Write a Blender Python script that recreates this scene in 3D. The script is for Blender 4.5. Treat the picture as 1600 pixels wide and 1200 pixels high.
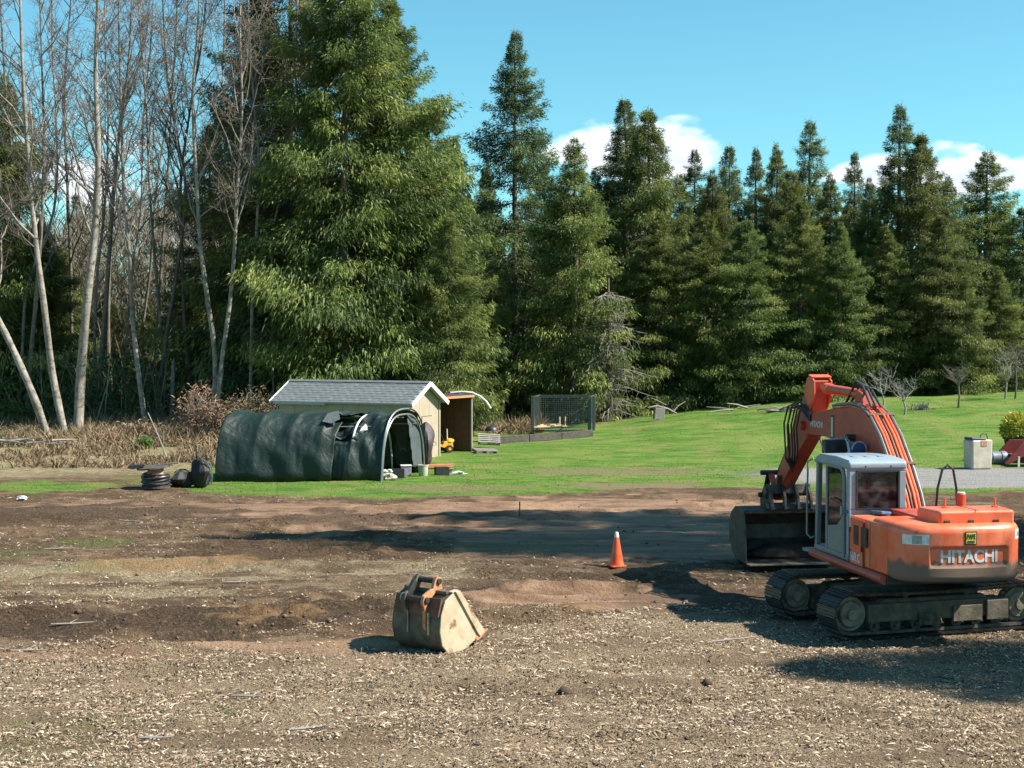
import bpy, bmesh, math, random
import numpy as np
from mathutils import Vector, Matrix, Euler

# ------------------------------------------------------------------ scene, camera, light
scene = bpy.context.scene
for o in list(bpy.data.objects): bpy.data.objects.remove(o)
COL = scene.collection
R = math.radians
CAM_H = 4.8            # metres above the yard
FPX = 2300.0           # focal length in photo pixels (1600 wide)
HOR = 535.0            # photo row of the horizon

cam_d = bpy.data.cameras.new('camera'); cam = bpy.data.objects.new('camera', cam_d); COL.objects.link(cam)
cam_d.sensor_width = 36; cam_d.lens = 36 * FPX / 1600
cam_d.clip_start = 0.1; cam_d.clip_end = 5000
cam.location = (0, 0, CAM_H)
cam.rotation_euler = (R(90) - math.atan((600 - HOR) / FPX), 0, 0)
scene.camera = cam

SUN_EL, SUN_AZ = 46.0, -8.0       # azimuth measured from +X towards +Y
sd = Vector((math.cos(R(SUN_AZ)) * math.cos(R(SUN_EL)), math.sin(R(SUN_AZ)) * math.cos(R(SUN_EL)), math.sin(R(SUN_EL))))
sun_d = bpy.data.lights.new('sun', 'SUN'); sun = bpy.data.objects.new('sun', sun_d); COL.objects.link(sun)
sun_d.energy = 5.0; sun_d.angle = R(0.53); sun_d.color = (1.0, 0.92, 0.80)
sun.rotation_euler = sd.to_track_quat('Z', 'Y').to_euler(); sun.location = (40, 0, 60)

scene.view_settings.view_transform = 'Standard'; scene.view_settings.look = 'None'
scene.view_settings.gamma = 1; scene.view_settings.use_curve_mapping = False
scene.view_settings.exposure = 1.13
scene.render.engine = 'CYCLES'
scene.cycles.max_bounces = 6; scene.cycles.diffuse_bounces = 4; scene.cycles.glossy_bounces = 3
scene.cycles.transmission_bounces = 4; scene.cycles.transparent_max_bounces = 8
scene.cycles.caustics_reflective = False; scene.cycles.caustics_refractive = False

world = bpy.data.worlds.new('World'); scene.world = world; world.use_nodes = True
def build_world():
    nt = world.node_tree; N = nt.nodes; L = nt.links; N.clear()
    out = N.new('ShaderNodeOutputWorld'); bg = N.new('ShaderNodeBackground'); L.new(bg.outputs[0], out.inputs[0])
    sky = N.new('ShaderNodeTexSky'); sky.sky_type = 'NISHITA'; sky.sun_disc = False
    sky.sun_elevation = R(SUN_EL); sky.sun_rotation = R(90 - SUN_AZ)
    sky.altitude = 100; sky.air_density = 1.0; sky.dust_density = 0.25; sky.ozone_density = 1.0
    bg.inputs[1].default_value = 0.090
    def math_(op, a, b=None, c=None):
        n = N.new('ShaderNodeMath'); n.operation = op
        for i, v in enumerate((a, b, c)):
            if v is None: continue
            if isinstance(v, (int, float)): n.inputs[i].default_value = v
            else: L.new(v, n.inputs[i])
        return n.outputs[0]
    # the air's own colour: a clear spring sky that leans to cyan
    tint = N.new('ShaderNodeMix'); tint.data_type = 'RGBA'; tint.blend_type = 'MULTIPLY'; tint.inputs[0].default_value = 1
    L.new(sky.outputs[0], tint.inputs[6]); tint.inputs[7].default_value = (0.46, 0.87, 0.86, 1)
    geo = N.new('ShaderNodeTexCoord'); sep = N.new('ShaderNodeSeparateXYZ'); L.new(geo.outputs['Generated'], sep.inputs[0])
    az = math_('ARCTAN2', sep.outputs[0], sep.outputs[1]); el = math_('ARCSINE', sep.outputs[2])
    # cumulus low over the horizon all the way round, with the banks seen over this wood
    def noise(sx, sy, scale, detail, off):
        cv = N.new('ShaderNodeCombineXYZ')
        L.new(math_('MULTIPLY_ADD', az, sx, off), cv.inputs[0]); L.new(math_('MULTIPLY', el, sy), cv.inputs[1])
        nz = N.new('ShaderNodeTexNoise'); nz.inputs['Scale'].default_value = scale; nz.inputs['Detail'].default_value = detail
        nz.inputs['Roughness'].default_value = 0.55
        L.new(cv.outputs[0], nz.inputs['Vector']); return nz.outputs['Fac']
    n1 = noise(7, 14, 3.0, 7, 3.1); n2 = noise(2.2, 9, 1.6, 3, 11.7)
    low = N.new('ShaderNodeMapRange'); low.interpolation_type = 'SMOOTHSTEP'; L.new(el, low.inputs[0])
    low.inputs[1].default_value = 0.06; low.inputs[2].default_value = 0.19; low.inputs[3].default_value = 0.10; low.inputs[4].default_value = -0.45
    cov = math_('ADD', math_('MULTIPLY', n2, 0.6), low.outputs[0])
    def px_dir(px, py):
        x = (px - 800) / FPX; return math.atan(x), math.asin(((HOR - py) / FPX) / math.sqrt(1 + x * x + ((HOR - py) / FPX) ** 2))
    for (px, py, rx, ry, w) in [(1085, 238, 100, 42, .46), (985, 230, 90, 52, .44), (900, 232, 70, 30, .40), (1490, 228, 50, 15, .44), (1455, 195, 22, 9, .2),
                                (1575, 266, 55, 24, .44), (1500, 276, 65, 18, .42), (1370, 262, 60, 20, .38), (715, 178, 60, 34, .46), (200, 250, 240, 80, .28), (60, 190, 120, 40, .2), (1330, 275, 80, 14, .25)]:
        a0, e0 = px_dir(px, py); ra, re = rx / FPX, ry / FPX
        dx = math_('DIVIDE', math_('SUBTRACT', az, a0), ra); dy = math_('DIVIDE', math_('SUBTRACT', el, e0), re)
        d2 = math_('ADD', math_('MULTIPLY', dx, dx), math_('MULTIPLY', dy, dy))
        cov = math_('ADD', cov, math_('MULTIPLY', math_('POWER', 2.718, math_('MULTIPLY', d2, -0.7)), w))
    fac = math_('ADD', math_('MULTIPLY', math_('SUBTRACT', n1, 0.5), 1.15), cov)
    ramp = N.new('ShaderNodeMapRange'); ramp.interpolation_type = 'SMOOTHSTEP'; L.new(fac, ramp.inputs[0])
    ramp.inputs[1].default_value = 0.44; ramp.inputs[2].default_value = 0.72
    n3 = noise(6, 16, 2.4, 5, 27.0)
    shade = N.new('ShaderNodeMapRange'); L.new(math_('ADD', math_('MULTIPLY', math_('SUBTRACT', n3, 0.5), 0.5), fac), shade.inputs[0])
    shade.inputs[1].default_value = 0.52; shade.inputs[2].default_value = 1.0
    cc = N.new('ShaderNodeMix'); cc.data_type = 'RGBA'; L.new(shade.outputs[0], cc.inputs[0])
    cc.inputs[6].default_value = (7.6, 7.5, 7.6, 1); cc.inputs[7].default_value = (4.6, 5.1, 6.0, 1)
    mx = N.new('ShaderNodeMix'); mx.data_type = 'RGBA'; L.new(math_('MULTIPLY', ramp.outputs[0], 0.92), mx.inputs[0])
    L.new(tint.outputs[2], mx.inputs[6]); L.new(cc.outputs[2], mx.inputs[7])
    L.new(mx.outputs[2], bg.inputs[0])
build_world()

# ------------------------------------------------------------------ helpers
def depth_of(py): return CAM_H * FPX / (py - HOR)
def at(px, d): return (px - 800) / FPX * d
def z_at(py, d): return CAM_H - (py - HOR) / FPX * d

def hash2(ix, iy, seed):
    n = (ix.astype(np.int64) * 374761393 + iy.astype(np.int64) * 668265263 + seed * 974711) & 0x7fffffff
    n = ((n ^ (n >> 13)) * 1274126177) & 0x7fffffff
    return ((n ^ (n >> 16)) & 0xffff) / 65535.0
def vnoise(x, y, seed=0):
    x = np.asarray(x, float); y = np.asarray(y, float)
    ix = np.floor(x); iy = np.floor(y); fx = x - ix; fy = y - iy
    fx = fx * fx * (3 - 2 * fx); fy = fy * fy * (3 - 2 * fy)
    a = hash2(ix, iy, seed); b = hash2(ix + 1, iy, seed); c = hash2(ix, iy + 1, seed); d = hash2(ix + 1, iy + 1, seed)
    return (a * (1 - fx) + b * fx) * (1 - fy) + (c * (1 - fx) + d * fx) * fy
def fbm(x, y, seed=0, octv=4):
    s = 0; a = 0.5; t = 0
    for k in range(octv):
        s = s + a * vnoise(x * 2 ** k, y * 2 ** k, seed + k * 17); t += a; a *= 0.55
    return s / t
def sstep(a, b, x):
    t = np.clip((np.asarray(x, float) - a) / (b - a), 0, 1); return t * t * (3 - 2 * t)

def tag(o, label=None, cat=None, group=None, kind=None):
    if label: o['label'] = label
    if cat: o['category'] = cat
    if group: o['group'] = group
    if kind: o['kind'] = kind
    return o
def empty(name, loc=(0, 0, 0), rz=0.0, label=None, cat=None, group=None):
    o = bpy.data.objects.new(name, None); COL.objects.link(o)
    o.location = loc; o.rotation_euler = (0, 0, rz); o.empty_display_size = 0.2
    return tag(o, label, cat, group)
def mesh_obj(name, me, mat, parent=None):
    o = bpy.data.objects.new(name, me); COL.objects.link(o)
    if mat is not None and len(me.materials) == 0: me.materials.append(mat)
    if parent is not None: o.parent = parent
    return o
def np_mesh(name, V, F, smooth=False, attrs=None):
    """V (n,3), F (m,k) all faces with k corners"""
    me = bpy.data.meshes.new(name); V = np.ascontiguousarray(V, dtype=np.float32); F = np.ascontiguousarray(F, dtype=np.int32)
    me.vertices.add(len(V)); me.vertices.foreach_set('co', V.ravel())
    k = F.shape[1]; me.loops.add(F.size); me.loops.foreach_set('vertex_index', F.ravel())
    me.polygons.add(len(F)); me.polygons.foreach_set('loop_start', np.arange(0, F.size, k, dtype=np.int32))
    if smooth: me.polygons.foreach_set('use_smooth', np.ones(len(F), dtype=bool))
    for an, (dom, arr) in (attrs or {}).items():
        a = me.attributes.new(an, 'FLOAT', dom); a.data.foreach_set('value', np.ascontiguousarray(arr, dtype=np.float32))
    me.update(calc_edges=True); return me

class MB:
    """collects simple solids into one mesh"""
    def __init__(s): s.v = []; s.f = []
    def add(s, V, F):
        n = len(s.v); s.v += [tuple(p) for p in V]; s.f += [tuple(i + n for i in f) for f in F]; return s
    def box(s, c, size, rot=None, taper=None):
        hx, hy, hz = size[0] / 2, size[1] / 2, size[2] / 2
        P = [Vector((x * hx, y * hy, z * hz)) for z in (-1, 1) for y in (-1, 1) for x in (-1, 1)]
        if taper:
            for p in P[4:]: p.x *= taper[0]; p.y *= taper[1]
        if rot is not None:
            M = Euler(rot).to_matrix() if not isinstance(rot, Matrix) else rot
            P = [M @ p for p in P]
        P = [p + Vector(c) for p in P]
        return s.add(P, [(0, 2, 3, 1), (4, 5, 7, 6), (0, 1, 5, 4), (2, 6, 7, 3), (0, 4, 6, 2), (1, 3, 7, 5)])
    def bar(s, a, b, w, h=None, up=(0, 0, 1)):
        a = Vector(a); b = Vector(b); d = b - a; L = d.length; d.normalize()
        u = Vector(up)
        if abs(d.dot(u)) > .98: u = Vector((1, 0, 0))
        y = u.cross(d).normalized(); z = d.cross(y)
        M = Matrix((d, y, z)).transposed()
        return s.box((a + b) / 2, (L, w, h or w), M)
    def prism(s, prof, y0, y1, plane='xz'):
        """profile polygon (two coords) pulled along the third axis"""
        n = len(prof)
        def P(p, t):
            return (p[0], t, p[1]) if plane == 'xz' else ((p[0], p[1], t) if plane == 'xy' else (t, p[0], p[1]))
        V = [P(p, y0) for p in prof] + [P(p, y1) for p in prof]
        F = [tuple(range(n)), tuple(range(2 * n - 1, n - 1, -1))] + [(i, i + n, (i + 1) % n + n, (i + 1) % n) for i in range(n)]
        return s.add(V, F)
    def tube(s, pts, r, n=8, cap=True):
        pts = [Vector(p) for p in pts]; m = len(pts)
        rs = r if isinstance(r, (list, tuple)) else [r] * m
        V = []; F = []; prev = None
        for i, p in enumerate(pts):
            d = (pts[min(i + 1, m - 1)] - pts[max(i - 1, 0)]).normalized()
            if prev is None:
                a = Vector((0, 0, 1)) if abs(d.z) < .9 else Vector((1, 0, 0)); x = a.cross(d).normalized()
            else:
                x = (prev - d * prev.dot(d))
                x = x.normalized() if x.length > 1e-6 else d.orthogonal().normalized()
            prev = x; y = d.cross(x)
            V += [p + (x * math.cos(2 * math.pi * k / n) + y * math.sin(2 * math.pi * k / n)) * rs[i] for k in range(n)]
        for i in range(m - 1):
            for k in range(n):
                F.append((i * n + k, i * n + (k + 1) % n, (i + 1) * n + (k + 1) % n, (i + 1) * n + k))
        if cap: F += [tuple(range(n - 1, -1, -1)), tuple(range((m - 1) * n, m * n))]
        return s.add(V, F)
    def cyl(s, a, b, r, n=16): return s.tube([a, b], r, n)
    def lathe(s, prof, n=20, c=(0, 0, 0)):
        """(r, z) profile turned about z; ends closed"""
        V = []; F = []; m = len(prof)
        for r, z in prof:
            V += [(c[0] + r * math.cos(2 * math.pi * k / n), c[1] + r * math.sin(2 * math.pi * k / n), c[2] + z) for k in range(n)]
        for i in range(m - 1):
            for k in range(n): F.append((i * n + k, i * n + (k + 1) % n, (i + 1) * n + (k + 1) % n, (i + 1) * n + k))
        F += [tuple(range(n - 1, -1, -1)), tuple(range((m - 1) * n, m * n))]
        return s.add(V, F)
    def lump(s, c, size, seed=0, n=10, m=7, rough=.25):
        rg = random.Random(seed); V = []; F = []; ph = [rg.uniform(0, 6.28) for _ in range(6)]
        for i in range(m + 1):
            th = math.pi * i / m
            for k in range(n):
                a = 2 * math.pi * k / n
                q = 1 + rough * (math.sin(2 * a + ph[0] + 2 * th) * .5 + math.sin(3 * a + ph[1] - th) * .4 + math.sin(5 * th + ph[2] + a) * .3) * math.sin(th)
                V.append((c[0] + size[0] * math.sin(th) * math.cos(a) * q, c[1] + size[1] * math.sin(th) * math.sin(a) * q, c[2] + size[2] * math.cos(th) * (1 + .1 * rough * math.sin(a * 3))))
        for i in range(m):
            for k in range(n): F.append((i * n + k, (i + 1) * n + k, (i + 1) * n + (k + 1) % n, i * n + (k + 1) % n))
        return s.add(V, F)
    def build(s, name, mat, parent=None, bevel=0.0, smooth=False, seg=2, angle=35):
        me = bpy.data.meshes.new(name); me.from_pydata(s.v, [], s.f); me.update()
        bm = bmesh.new(); bm.from_mesh(me); bmesh.ops.recalc_face_normals(bm, faces=bm.faces); bm.to_mesh(me); bm.free()
        if smooth or bevel:
            for p in me.polygons: p.use_smooth = True
        o = mesh_obj(name, me, mat, parent)
        if bevel:
            b = o.modifiers.new('bevel', 'BEVEL'); b.width = bevel; b.segments = seg; b.limit_method = 'ANGLE'; b.angle_limit = R(angle); b.harden_normals = True
        elif smooth:
            try: me.set_sharp_from_angle(angle=R(angle))
            except Exception: pass
        return o
def copy_tree(o, parent=None):
    c = o.copy(); COL.objects.link(c); c.parent = parent
    for ch in list(o.children): copy_tree(ch, c)
    return c
def text_mesh(txt, size, extrude=0.003, bold=0.0, sx=1.0):
    cu = bpy.data.curves.new('lettering', 'FONT'); cu.body = txt; cu.size = size; cu.extrude = extrude; cu.offset = bold
    cu.align_x = 'CENTER'; cu.align_y = 'CENTER'
    to = bpy.data.objects.new('lettering_tmp', cu); COL.objects.link(to)
    bpy.context.view_layer.update()
    me = bpy.data.meshes.new_from_object(to.evaluated_get(bpy.context.evaluated_depsgraph_get()))
    bpy.data.objects.remove(to); bpy.data.curves.remove(cu)
    if sx != 1.0:
        for v in me.vertices: v.co.x *= sx
    me.materials.clear(); return me
def lettering(name, txt, size, mat, parent, mtx, bold=0.0, sx=1.0, extrude=.003):
    o = mesh_obj(name, text_mesh(txt, size, extrude, bold, sx), mat, parent); o.matrix_local = mtx; return o
def basis(x, y, z, t):
    M = Matrix((Vector(x), Vector(y), Vector(z))).transposed().to_4x4(); M.translation = Vector(t); return M
# ------------------------------------------------------------------ materials
def new_mat(name):
    m = bpy.data.materials.new(name); m.use_nodes = True; nt = m.node_tree
    return m, nt, nt.nodes, nt.links, nt.nodes['Principled BSDF']
def node_noise(N, L, vec, scale, detail=4, rough=.55):
    n = N.new('ShaderNodeTexNoise'); n.inputs['Scale'].default_value = scale; n.inputs['Detail'].default_value = detail
    n.inputs['Roughness'].default_value = rough
    if vec is not None: L.new(vec, n.inputs['Vector'])
    return n.outputs['Fac']
def node_map(N, L, src, a, b, c=0., d=1., smooth=True):
    r = N.new('ShaderNodeMapRange'); r.interpolation_type = 'SMOOTHSTEP' if smooth else 'LINEAR'
    L.new(src, r.inputs[0])
    for i, v in enumerate((a, b, c, d)): r.inputs[i + 1].default_value = v
    return r.outputs[0]
def node_mix(N, L, fac, a, b, mode='MIX'):
    m = N.new('ShaderNodeMix'); m.data_type = 'RGBA'; m.blend_type = mode
    if isinstance(fac, (int, float)): m.inputs[0].default_value = fac
    else: L.new(fac, m.inputs[0])
    for i, v in ((6, a), (7, b)):
        if isinstance(v, tuple): m.inputs[i].default_value = (v + (1,))[:4]
        else: L.new(v, m.inputs[i])
    return m.outputs[2]
def node_bump(N, L, h, strength, dist, bsdf):
    b = N.new('ShaderNodeBump'); b.inputs['Strength'].default_value = strength; b.inputs['Distance'].default_value = dist
    L.new(h, b.inputs['Height']); L.new(b.outputs[0], bsdf.inputs['Normal']); return b
def surf(name, base, var=None, scale=6., rough=.7, metal=0., bump=0., bscale=30., dirt=None, dscale=3., damt=(.5, .7), stretch=None, spec=.5):
    """weathered plain surface: two-tone noise, patches of dirt, fine relief"""
    m, nt, N, L, B = new_mat(name)
    tc = N.new('ShaderNodeTexCoord'); vec = tc.outputs['Object']
    if stretch:
        mp = N.new('ShaderNodeMapping'); mp.inputs['Scale'].default_value = stretch; L.new(vec, mp.inputs[0]); vec = mp.outputs[0]
    c = base + (1,)
    if var:
        f = node_map(N, L, node_noise(N, L, vec, scale), .35, .65); col = node_mix(N, L, f, base, var)
    else:
        col = node_mix(N, L, 0., base, base)
    if dirt:
        f2 = node_map(N, L, node_noise(N, L, vec, dscale, 7, .65), damt[0], damt[1]); col = node_mix(N, L, f2, col, dirt)
        rr = node_map(N, L, f2, 0, 1, rough, min(1, rough + .25)); L.new(rr, B.inputs['Roughness'])
    else: B.inputs['Roughness'].default_value = rough
    L.new(col, B.inputs['Base Color']); B.inputs['Metallic'].default_value = metal
    B.inputs['Specular IOR Level'].default_value = spec
    if bump: node_bump(N, L, node_noise(N, L, vec, bscale, 5), bump, .02, B)
    return m
M = {}
def paint_mat(name, base, fade, grime, mudz=None, rough=.38):
    """machine paint: sun-faded patches, scratches, rust spots, mud towards a given local height"""
    m, nt, N, L, B = new_mat(name)
    tc = N.new('ShaderNodeTexCoord'); v = tc.outputs['Object']
    col = node_mix(N, L, node_map(N, L, node_noise(N, L, v, 2.2, 7, .65), .34, .62), base, fade)
    col = node_mix(N, L, node_map(N, L, node_noise(N, L, v, 6, 8, .75), .56, .70, 0, .55), col, tuple(.7 * a + .3 * b for a, b in zip(fade, (.55, .42, .34))))
    sp = node_map(N, L, node_noise(N, L, v, 11, 9, .75), .60, .68)
    col = node_mix(N, L, sp, col, grime)
    mp = N.new('ShaderNodeMapping'); mp.inputs['Scale'].default_value = (6, 6, .9); L.new(v, mp.inputs[0])
    st = node_map(N, L, node_noise(N, L, mp.outputs[0], 3, 6, .7), .50, .74, 0, .75)
    col = node_mix(N, L, st, col, tuple(.55 * a + .45 * b for a, b in zip(base, grime)))
    if mudz:
        sep = N.new('ShaderNodeSeparateXYZ'); L.new(v, sep.inputs[0])
        ad = N.new('ShaderNodeMath'); ad.operation = 'MULTIPLY_ADD'; L.new(node_noise(N, L, v, 5, 6, .65), ad.inputs[0]); ad.inputs[1].default_value = mudz[2]; L.new(sep.outputs[2], ad.inputs[2])
        f = node_map(N, L, ad.outputs[0], mudz[0], mudz[1], .93, 0.)
        col = node_mix(N, L, f, col, (.14, .115, .085))
        L.new(node_map(N, L, f, 0, 1, rough, .85), B.inputs['Roughness'])
    else: B.inputs['Roughness'].default_value = rough
    L.new(col, B.inputs['Base Color'])
    node_bump(N, L, node_noise(N, L, v, 25, 5), .12, .01, B)
    return m
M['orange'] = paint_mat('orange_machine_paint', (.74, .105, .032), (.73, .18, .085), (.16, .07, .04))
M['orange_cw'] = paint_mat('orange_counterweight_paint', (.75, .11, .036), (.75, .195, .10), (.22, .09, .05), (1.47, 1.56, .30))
M['orange_shaded'] = paint_mat('shade_darkened_orange_paint', (.36, .048, .024), (.40, .080, .048), (.08, .04, .03))  # machine orange dulled and darkened: shade of the boom side is in the colour
M['red'] = paint_mat('red_cylinder_paint', (.55, .05, .02), (.58, .10, .04), (.12, .05, .03))
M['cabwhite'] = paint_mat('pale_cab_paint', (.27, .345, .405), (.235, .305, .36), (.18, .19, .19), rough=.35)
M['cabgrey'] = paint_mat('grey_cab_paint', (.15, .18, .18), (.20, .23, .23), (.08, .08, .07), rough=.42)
M['steel_dark'] = surf('dark_track_steel', (.030, .028, .026), (.055, .048, .040), 8, .62, .3, .4, 30, (.11, .085, .06), 5, (.55, .75))
M['track_mud'] = surf('muddy_track_steel', (.035, .031, .027), (.10, .082, .060), 9, .7, .15, .5, 25, (.15, .115, .078), 4, (.5, .7))
M['shoe_steel'] = surf('worn_track_shoe', (.022, .021, .020), (.038, .034, .030), 10, .34, .5, .3, 30, (.10, .08, .06), 7, (.56, .72))
M['frame_mud'] = surf('mud_caked_frame', (.13, .11, .08), (.085, .072, .055), 5, .9, 0, .5, 20, (.20, .165, .115), 3, (.5, .68))
M['bucket_steel'] = surf('bare_bucket_steel', (.055, .050, .044), (.10, .088, .072), 5, .5, .45, .35, 20, (.16, .115, .075), 3, (.52, .7))
M['chrome'] = surf('chrome_rod', (.62, .62, .62), None, rough=.16, metal=1.)
M['rubber'] = surf('black_rubber', (.016, .016, .017), (.03, .03, .03), 10, .55, 0, .1, 40)
M['hose'] = surf('black_hydraulic_hose', (.018, .016, .017), (.045, .038, .038), 12, .42, 0, .1, 60)
M['seat'] = surf('dark_seat_cloth', (.03, .034, .045), (.05, .05, .06), 10, .85)
M['cream'] = surf('cream_plastic', (.55, .50, .38), (.48, .44, .34), 6, .5)
M['blackplastic'] = surf('black_plastic', (.020, .021, .024), (.035, .035, .037), 7, .45)
M['decal_white'] = surf('white_decal', (.74, .74, .72), (.55, .53, .50), 14, .5)
M['decal_yellow'] = surf('yellow_decal', (.70, .56, .05), (.60, .48, .06), 14, .5)
M['decal_black'] = surf('black_decal', (.02, .02, .018), (.05, .05, .04), 14, .5)
M['decal_grey'] = surf('grey_reflector', (.34, .36, .33), (.25, .27, .24), 20, .35)
M['blue_cloth'] = surf('blue_cloth', (.05, .13, .24), (.08, .17, .28), 8, .8)
def glass_mat(name, tint, rough=.02, alpha=.45):
    m, nt, N, L, B = new_mat(name); out = N['Material Output']
    g = N.new('ShaderNodeBsdfGlossy'); g.inputs['Roughness'].default_value = rough; g.inputs['Color'].default_value = (.9, .95, 1, 1)
    t = N.new('ShaderNodeBsdfTransparent'); t.inputs['Color'].default_value = tint + (1,)
    d = N.new('ShaderNodeBsdfDiffuse'); d.inputs['Color'].default_value = (.30, .33, .36, 1)
    fr = N.new('ShaderNodeFresnel'); fr.inputs[0].default_value = 1.5
    tc = N.new('ShaderNodeTexCoord'); dust = node_map(N, L, node_noise(N, L, tc.outputs['Object'], 5, 6), .4, .8, .02, alpha)
    a = N.new('ShaderNodeMixShader'); L.new(dust, a.inputs[0]); L.new(t.outputs[0], a.inputs[1]); L.new(d.outputs[0], a.inputs[2])
    b = N.new('ShaderNodeMixShader'); L.new(fr.outputs[0], b.inputs[0]); L.new(a.outputs[0], b.inputs[1]); L.new(g.outputs[0], b.inputs[2])
    L.new(b.outputs[0], out.inputs[0]); return m
M['glass'] = glass_mat('cab_glass', (.80, .85, .84), .02, .10)
M['glass_dark'] = glass_mat('tinted_cab_glass', (.20, .24, .28), .03, .22)
M['cone'] = surf('orange_cone_plastic', (.74, .075, .018), (.70, .13, .05), 6, .42, 0, 0, 30, (.30, .13, .07), 7, (.52, .70))
M['cone_white'] = surf('white_cone_tip', (.78, .77, .74), (.66, .64, .60), 8, .5)
M['bucket_cream'] = surf('chipped_cream_paint', (.40, .335, .22), (.47, .41, .30), 4, .6, 0, .2, 30, (.20, .10, .04), 3.2, (.55, .66))
M['bucket_dark'] = surf('dark_rusty_steel', (.075, .066, .050), (.13, .115, .08), 5, .62, .1, .4, 20, (.13, .07, .04), 3.5, (.54, .68))
M['rust_orange'] = surf('orange_rust', (.40, .17, .075), (.46, .25, .13), 6, .75, 0, .3, 25, (.20, .07, .03), 5, (.52, .68))
M['rust_brown'] = surf('brown_rust', (.095, .042, .026), (.16, .07, .04), 6, .75, 0, .3, 25)
M['siding'] = surf('beige_shed_siding', (.345, .285, .215), (.38, .32, .245), 3, .8, 0, .1, 40, (.31, .275, .21), 2, (.55, .8))
M['trimwhite'] = surf('white_trim_paint', (.78, .78, .78), (.68, .68, .67), 8, .55)
M['trimgrey'] = surf('grey_trim_paint', (.36, .39, .42), (.30, .33, .36), 8, .6)
def shingle_mat():
    m, nt, N, L, B = new_mat('grey_shingles'); tc = N.new('ShaderNodeTexCoord')
    col = node_mix(N, L, node_map(N, L, node_noise(N, L, tc.outputs['Object'], 3.5, 6), .35, .65), (.115, .135, .145), (.17, .19, .20))
    oi = N.new('ShaderNodeObjectInfo')
    col = node_mix(N, L, node_map(N, L, oi.outputs['Random'], 0, 1, .0, .6, False), col, (.10, .115, .125))
    L.new(col, B.inputs['Base Color']); B.inputs['Roughness'].default_value = .85
    node_bump(N, L, node_noise(N, L, tc.outputs['Object'], 60, 4), .4, .01, B); return m
M['shingle'] = shingle_mat()
M['wood_brown'] = surf('dark_stained_boards', (.13, .055, .030), (.18, .085, .05), 4, .8, 0, .2, 30, (.07, .035, .02), 3, (.55, .75), stretch=(8, 8, 1))
M['wood_grey'] = surf('weathered_grey_wood', (.30, .28, .25), (.20, .185, .165), 6, .85, 0, .2, 30, stretch=(1, 8, 8))
M['wood_pale'] = surf('fresh_pale_lumber', (.58, .45, .28), (.50, .38, .23), 5, .75, 0, .1, 30, stretch=(1, 8, 8))
M['wood_orange'] = surf('orange_plank', (.50, .22, .10), (.44, .19, .09), 6, .75, stretch=(1, 8, 8))
M['wood_dark'] = surf('dark_timber', (.05, .045, .038), (.085, .075, .06), 6, .85, 0, .2, 25)
def tarp_mat(name, a, b, rough):
    m, nt, N, L, B = new_mat(name); tc = N.new('ShaderNodeTexCoord')
    L.new(node_mix(N, L, node_map(N, L, node_noise(N, L, tc.outputs['Object'], 1.6, 5), .35, .65), a, b), B.inputs['Base Color'])
    B.inputs['Roughness'].default_value = rough
    mp = N.new('ShaderNodeMapping'); mp.inputs['Scale'].default_value = (1.2, 3, 1); L.new(tc.outputs['Object'], mp.inputs[0])
    node_bump(N, L, node_noise(N, L, mp.outputs[0], 1.7, 5, .6), .6, .10, B); return m
M['tarp'] = tarp_mat('dark_green_tarp', (.004, .016, .013), (.006, .021, .017), .55)
M['tarp_in'] = tarp_mat('green_tarp_inside', (.010, .030, .022), (.016, .04, .03), .5)
M['flap'] = tarp_mat('grey_blue_flap', (.06, .078, .085), (.08, .10, .108), .7)
M['bundle'] = tarp_mat('dark_plum_tarp', (.045, .030, .036), (.06, .042, .045), .6)
M['pipe_white'] = surf('white_pipe', (.70, .71, .70), (.55, .56, .55), 6, .45)
M['pipe_grey'] = surf('galvanised_tube', (.23, .25, .255), (.17, .19, .195), 6, .4, .4)
M['bag'] = surf('black_bag_cloth', (.012, .012, .014), (.025, .024, .026), 5, .7, 0, 1.0, 9)
M['purple_box'] = surf('faded_lilac_box', (.34, .28, .42), (.45, .42, .5), 9, .7)
M['yellow'] = surf('yellow_machine_paint', (.72, .36, .02), (.62, .28, .02), 9, .45, 0, 0, 30, (.25, .12, .03), 6, (.58, .75))
M['idler'] = surf('dried_mud_wheel', (.24, .205, .15), (.15, .125, .09), 6, .9, 0, .4, 20, (.09, .075, .055), 3, (.55, .7))
M['wire'] = surf('galvanised_wire', (.20, .22, .22), None, rough=.5, metal=.5)
M['post_green'] = surf('dark_green_post', (.045, .062, .055), (.07, .085, .08), 8, .7)
M['tote'] = surf('grubby_white_plastic', (.50, .47, .40), (.42, .38, .30), 3, .5, 0, .05, 20, (.42, .30, .17), 2.6, (.60, .78))
M['blue_lid'] = surf('dark_blue_plastic', (.02, .035, .12), (.03, .05, .15), 6, .45)
M['barrel'] = surf('grey_blue_barrel', (.12, .145, .19), (.16, .19, .235), 5, .5, 0, .1, 20)
M['trailer_red'] = paint_mat('dark_red_trailer_paint', (.16, .02, .02), (.20, .035, .03), (.07, .03, .025))
M['pot'] = surf('dark_pot', (.04, .03, .026), (.06, .045, .036), 6, .8)

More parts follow.
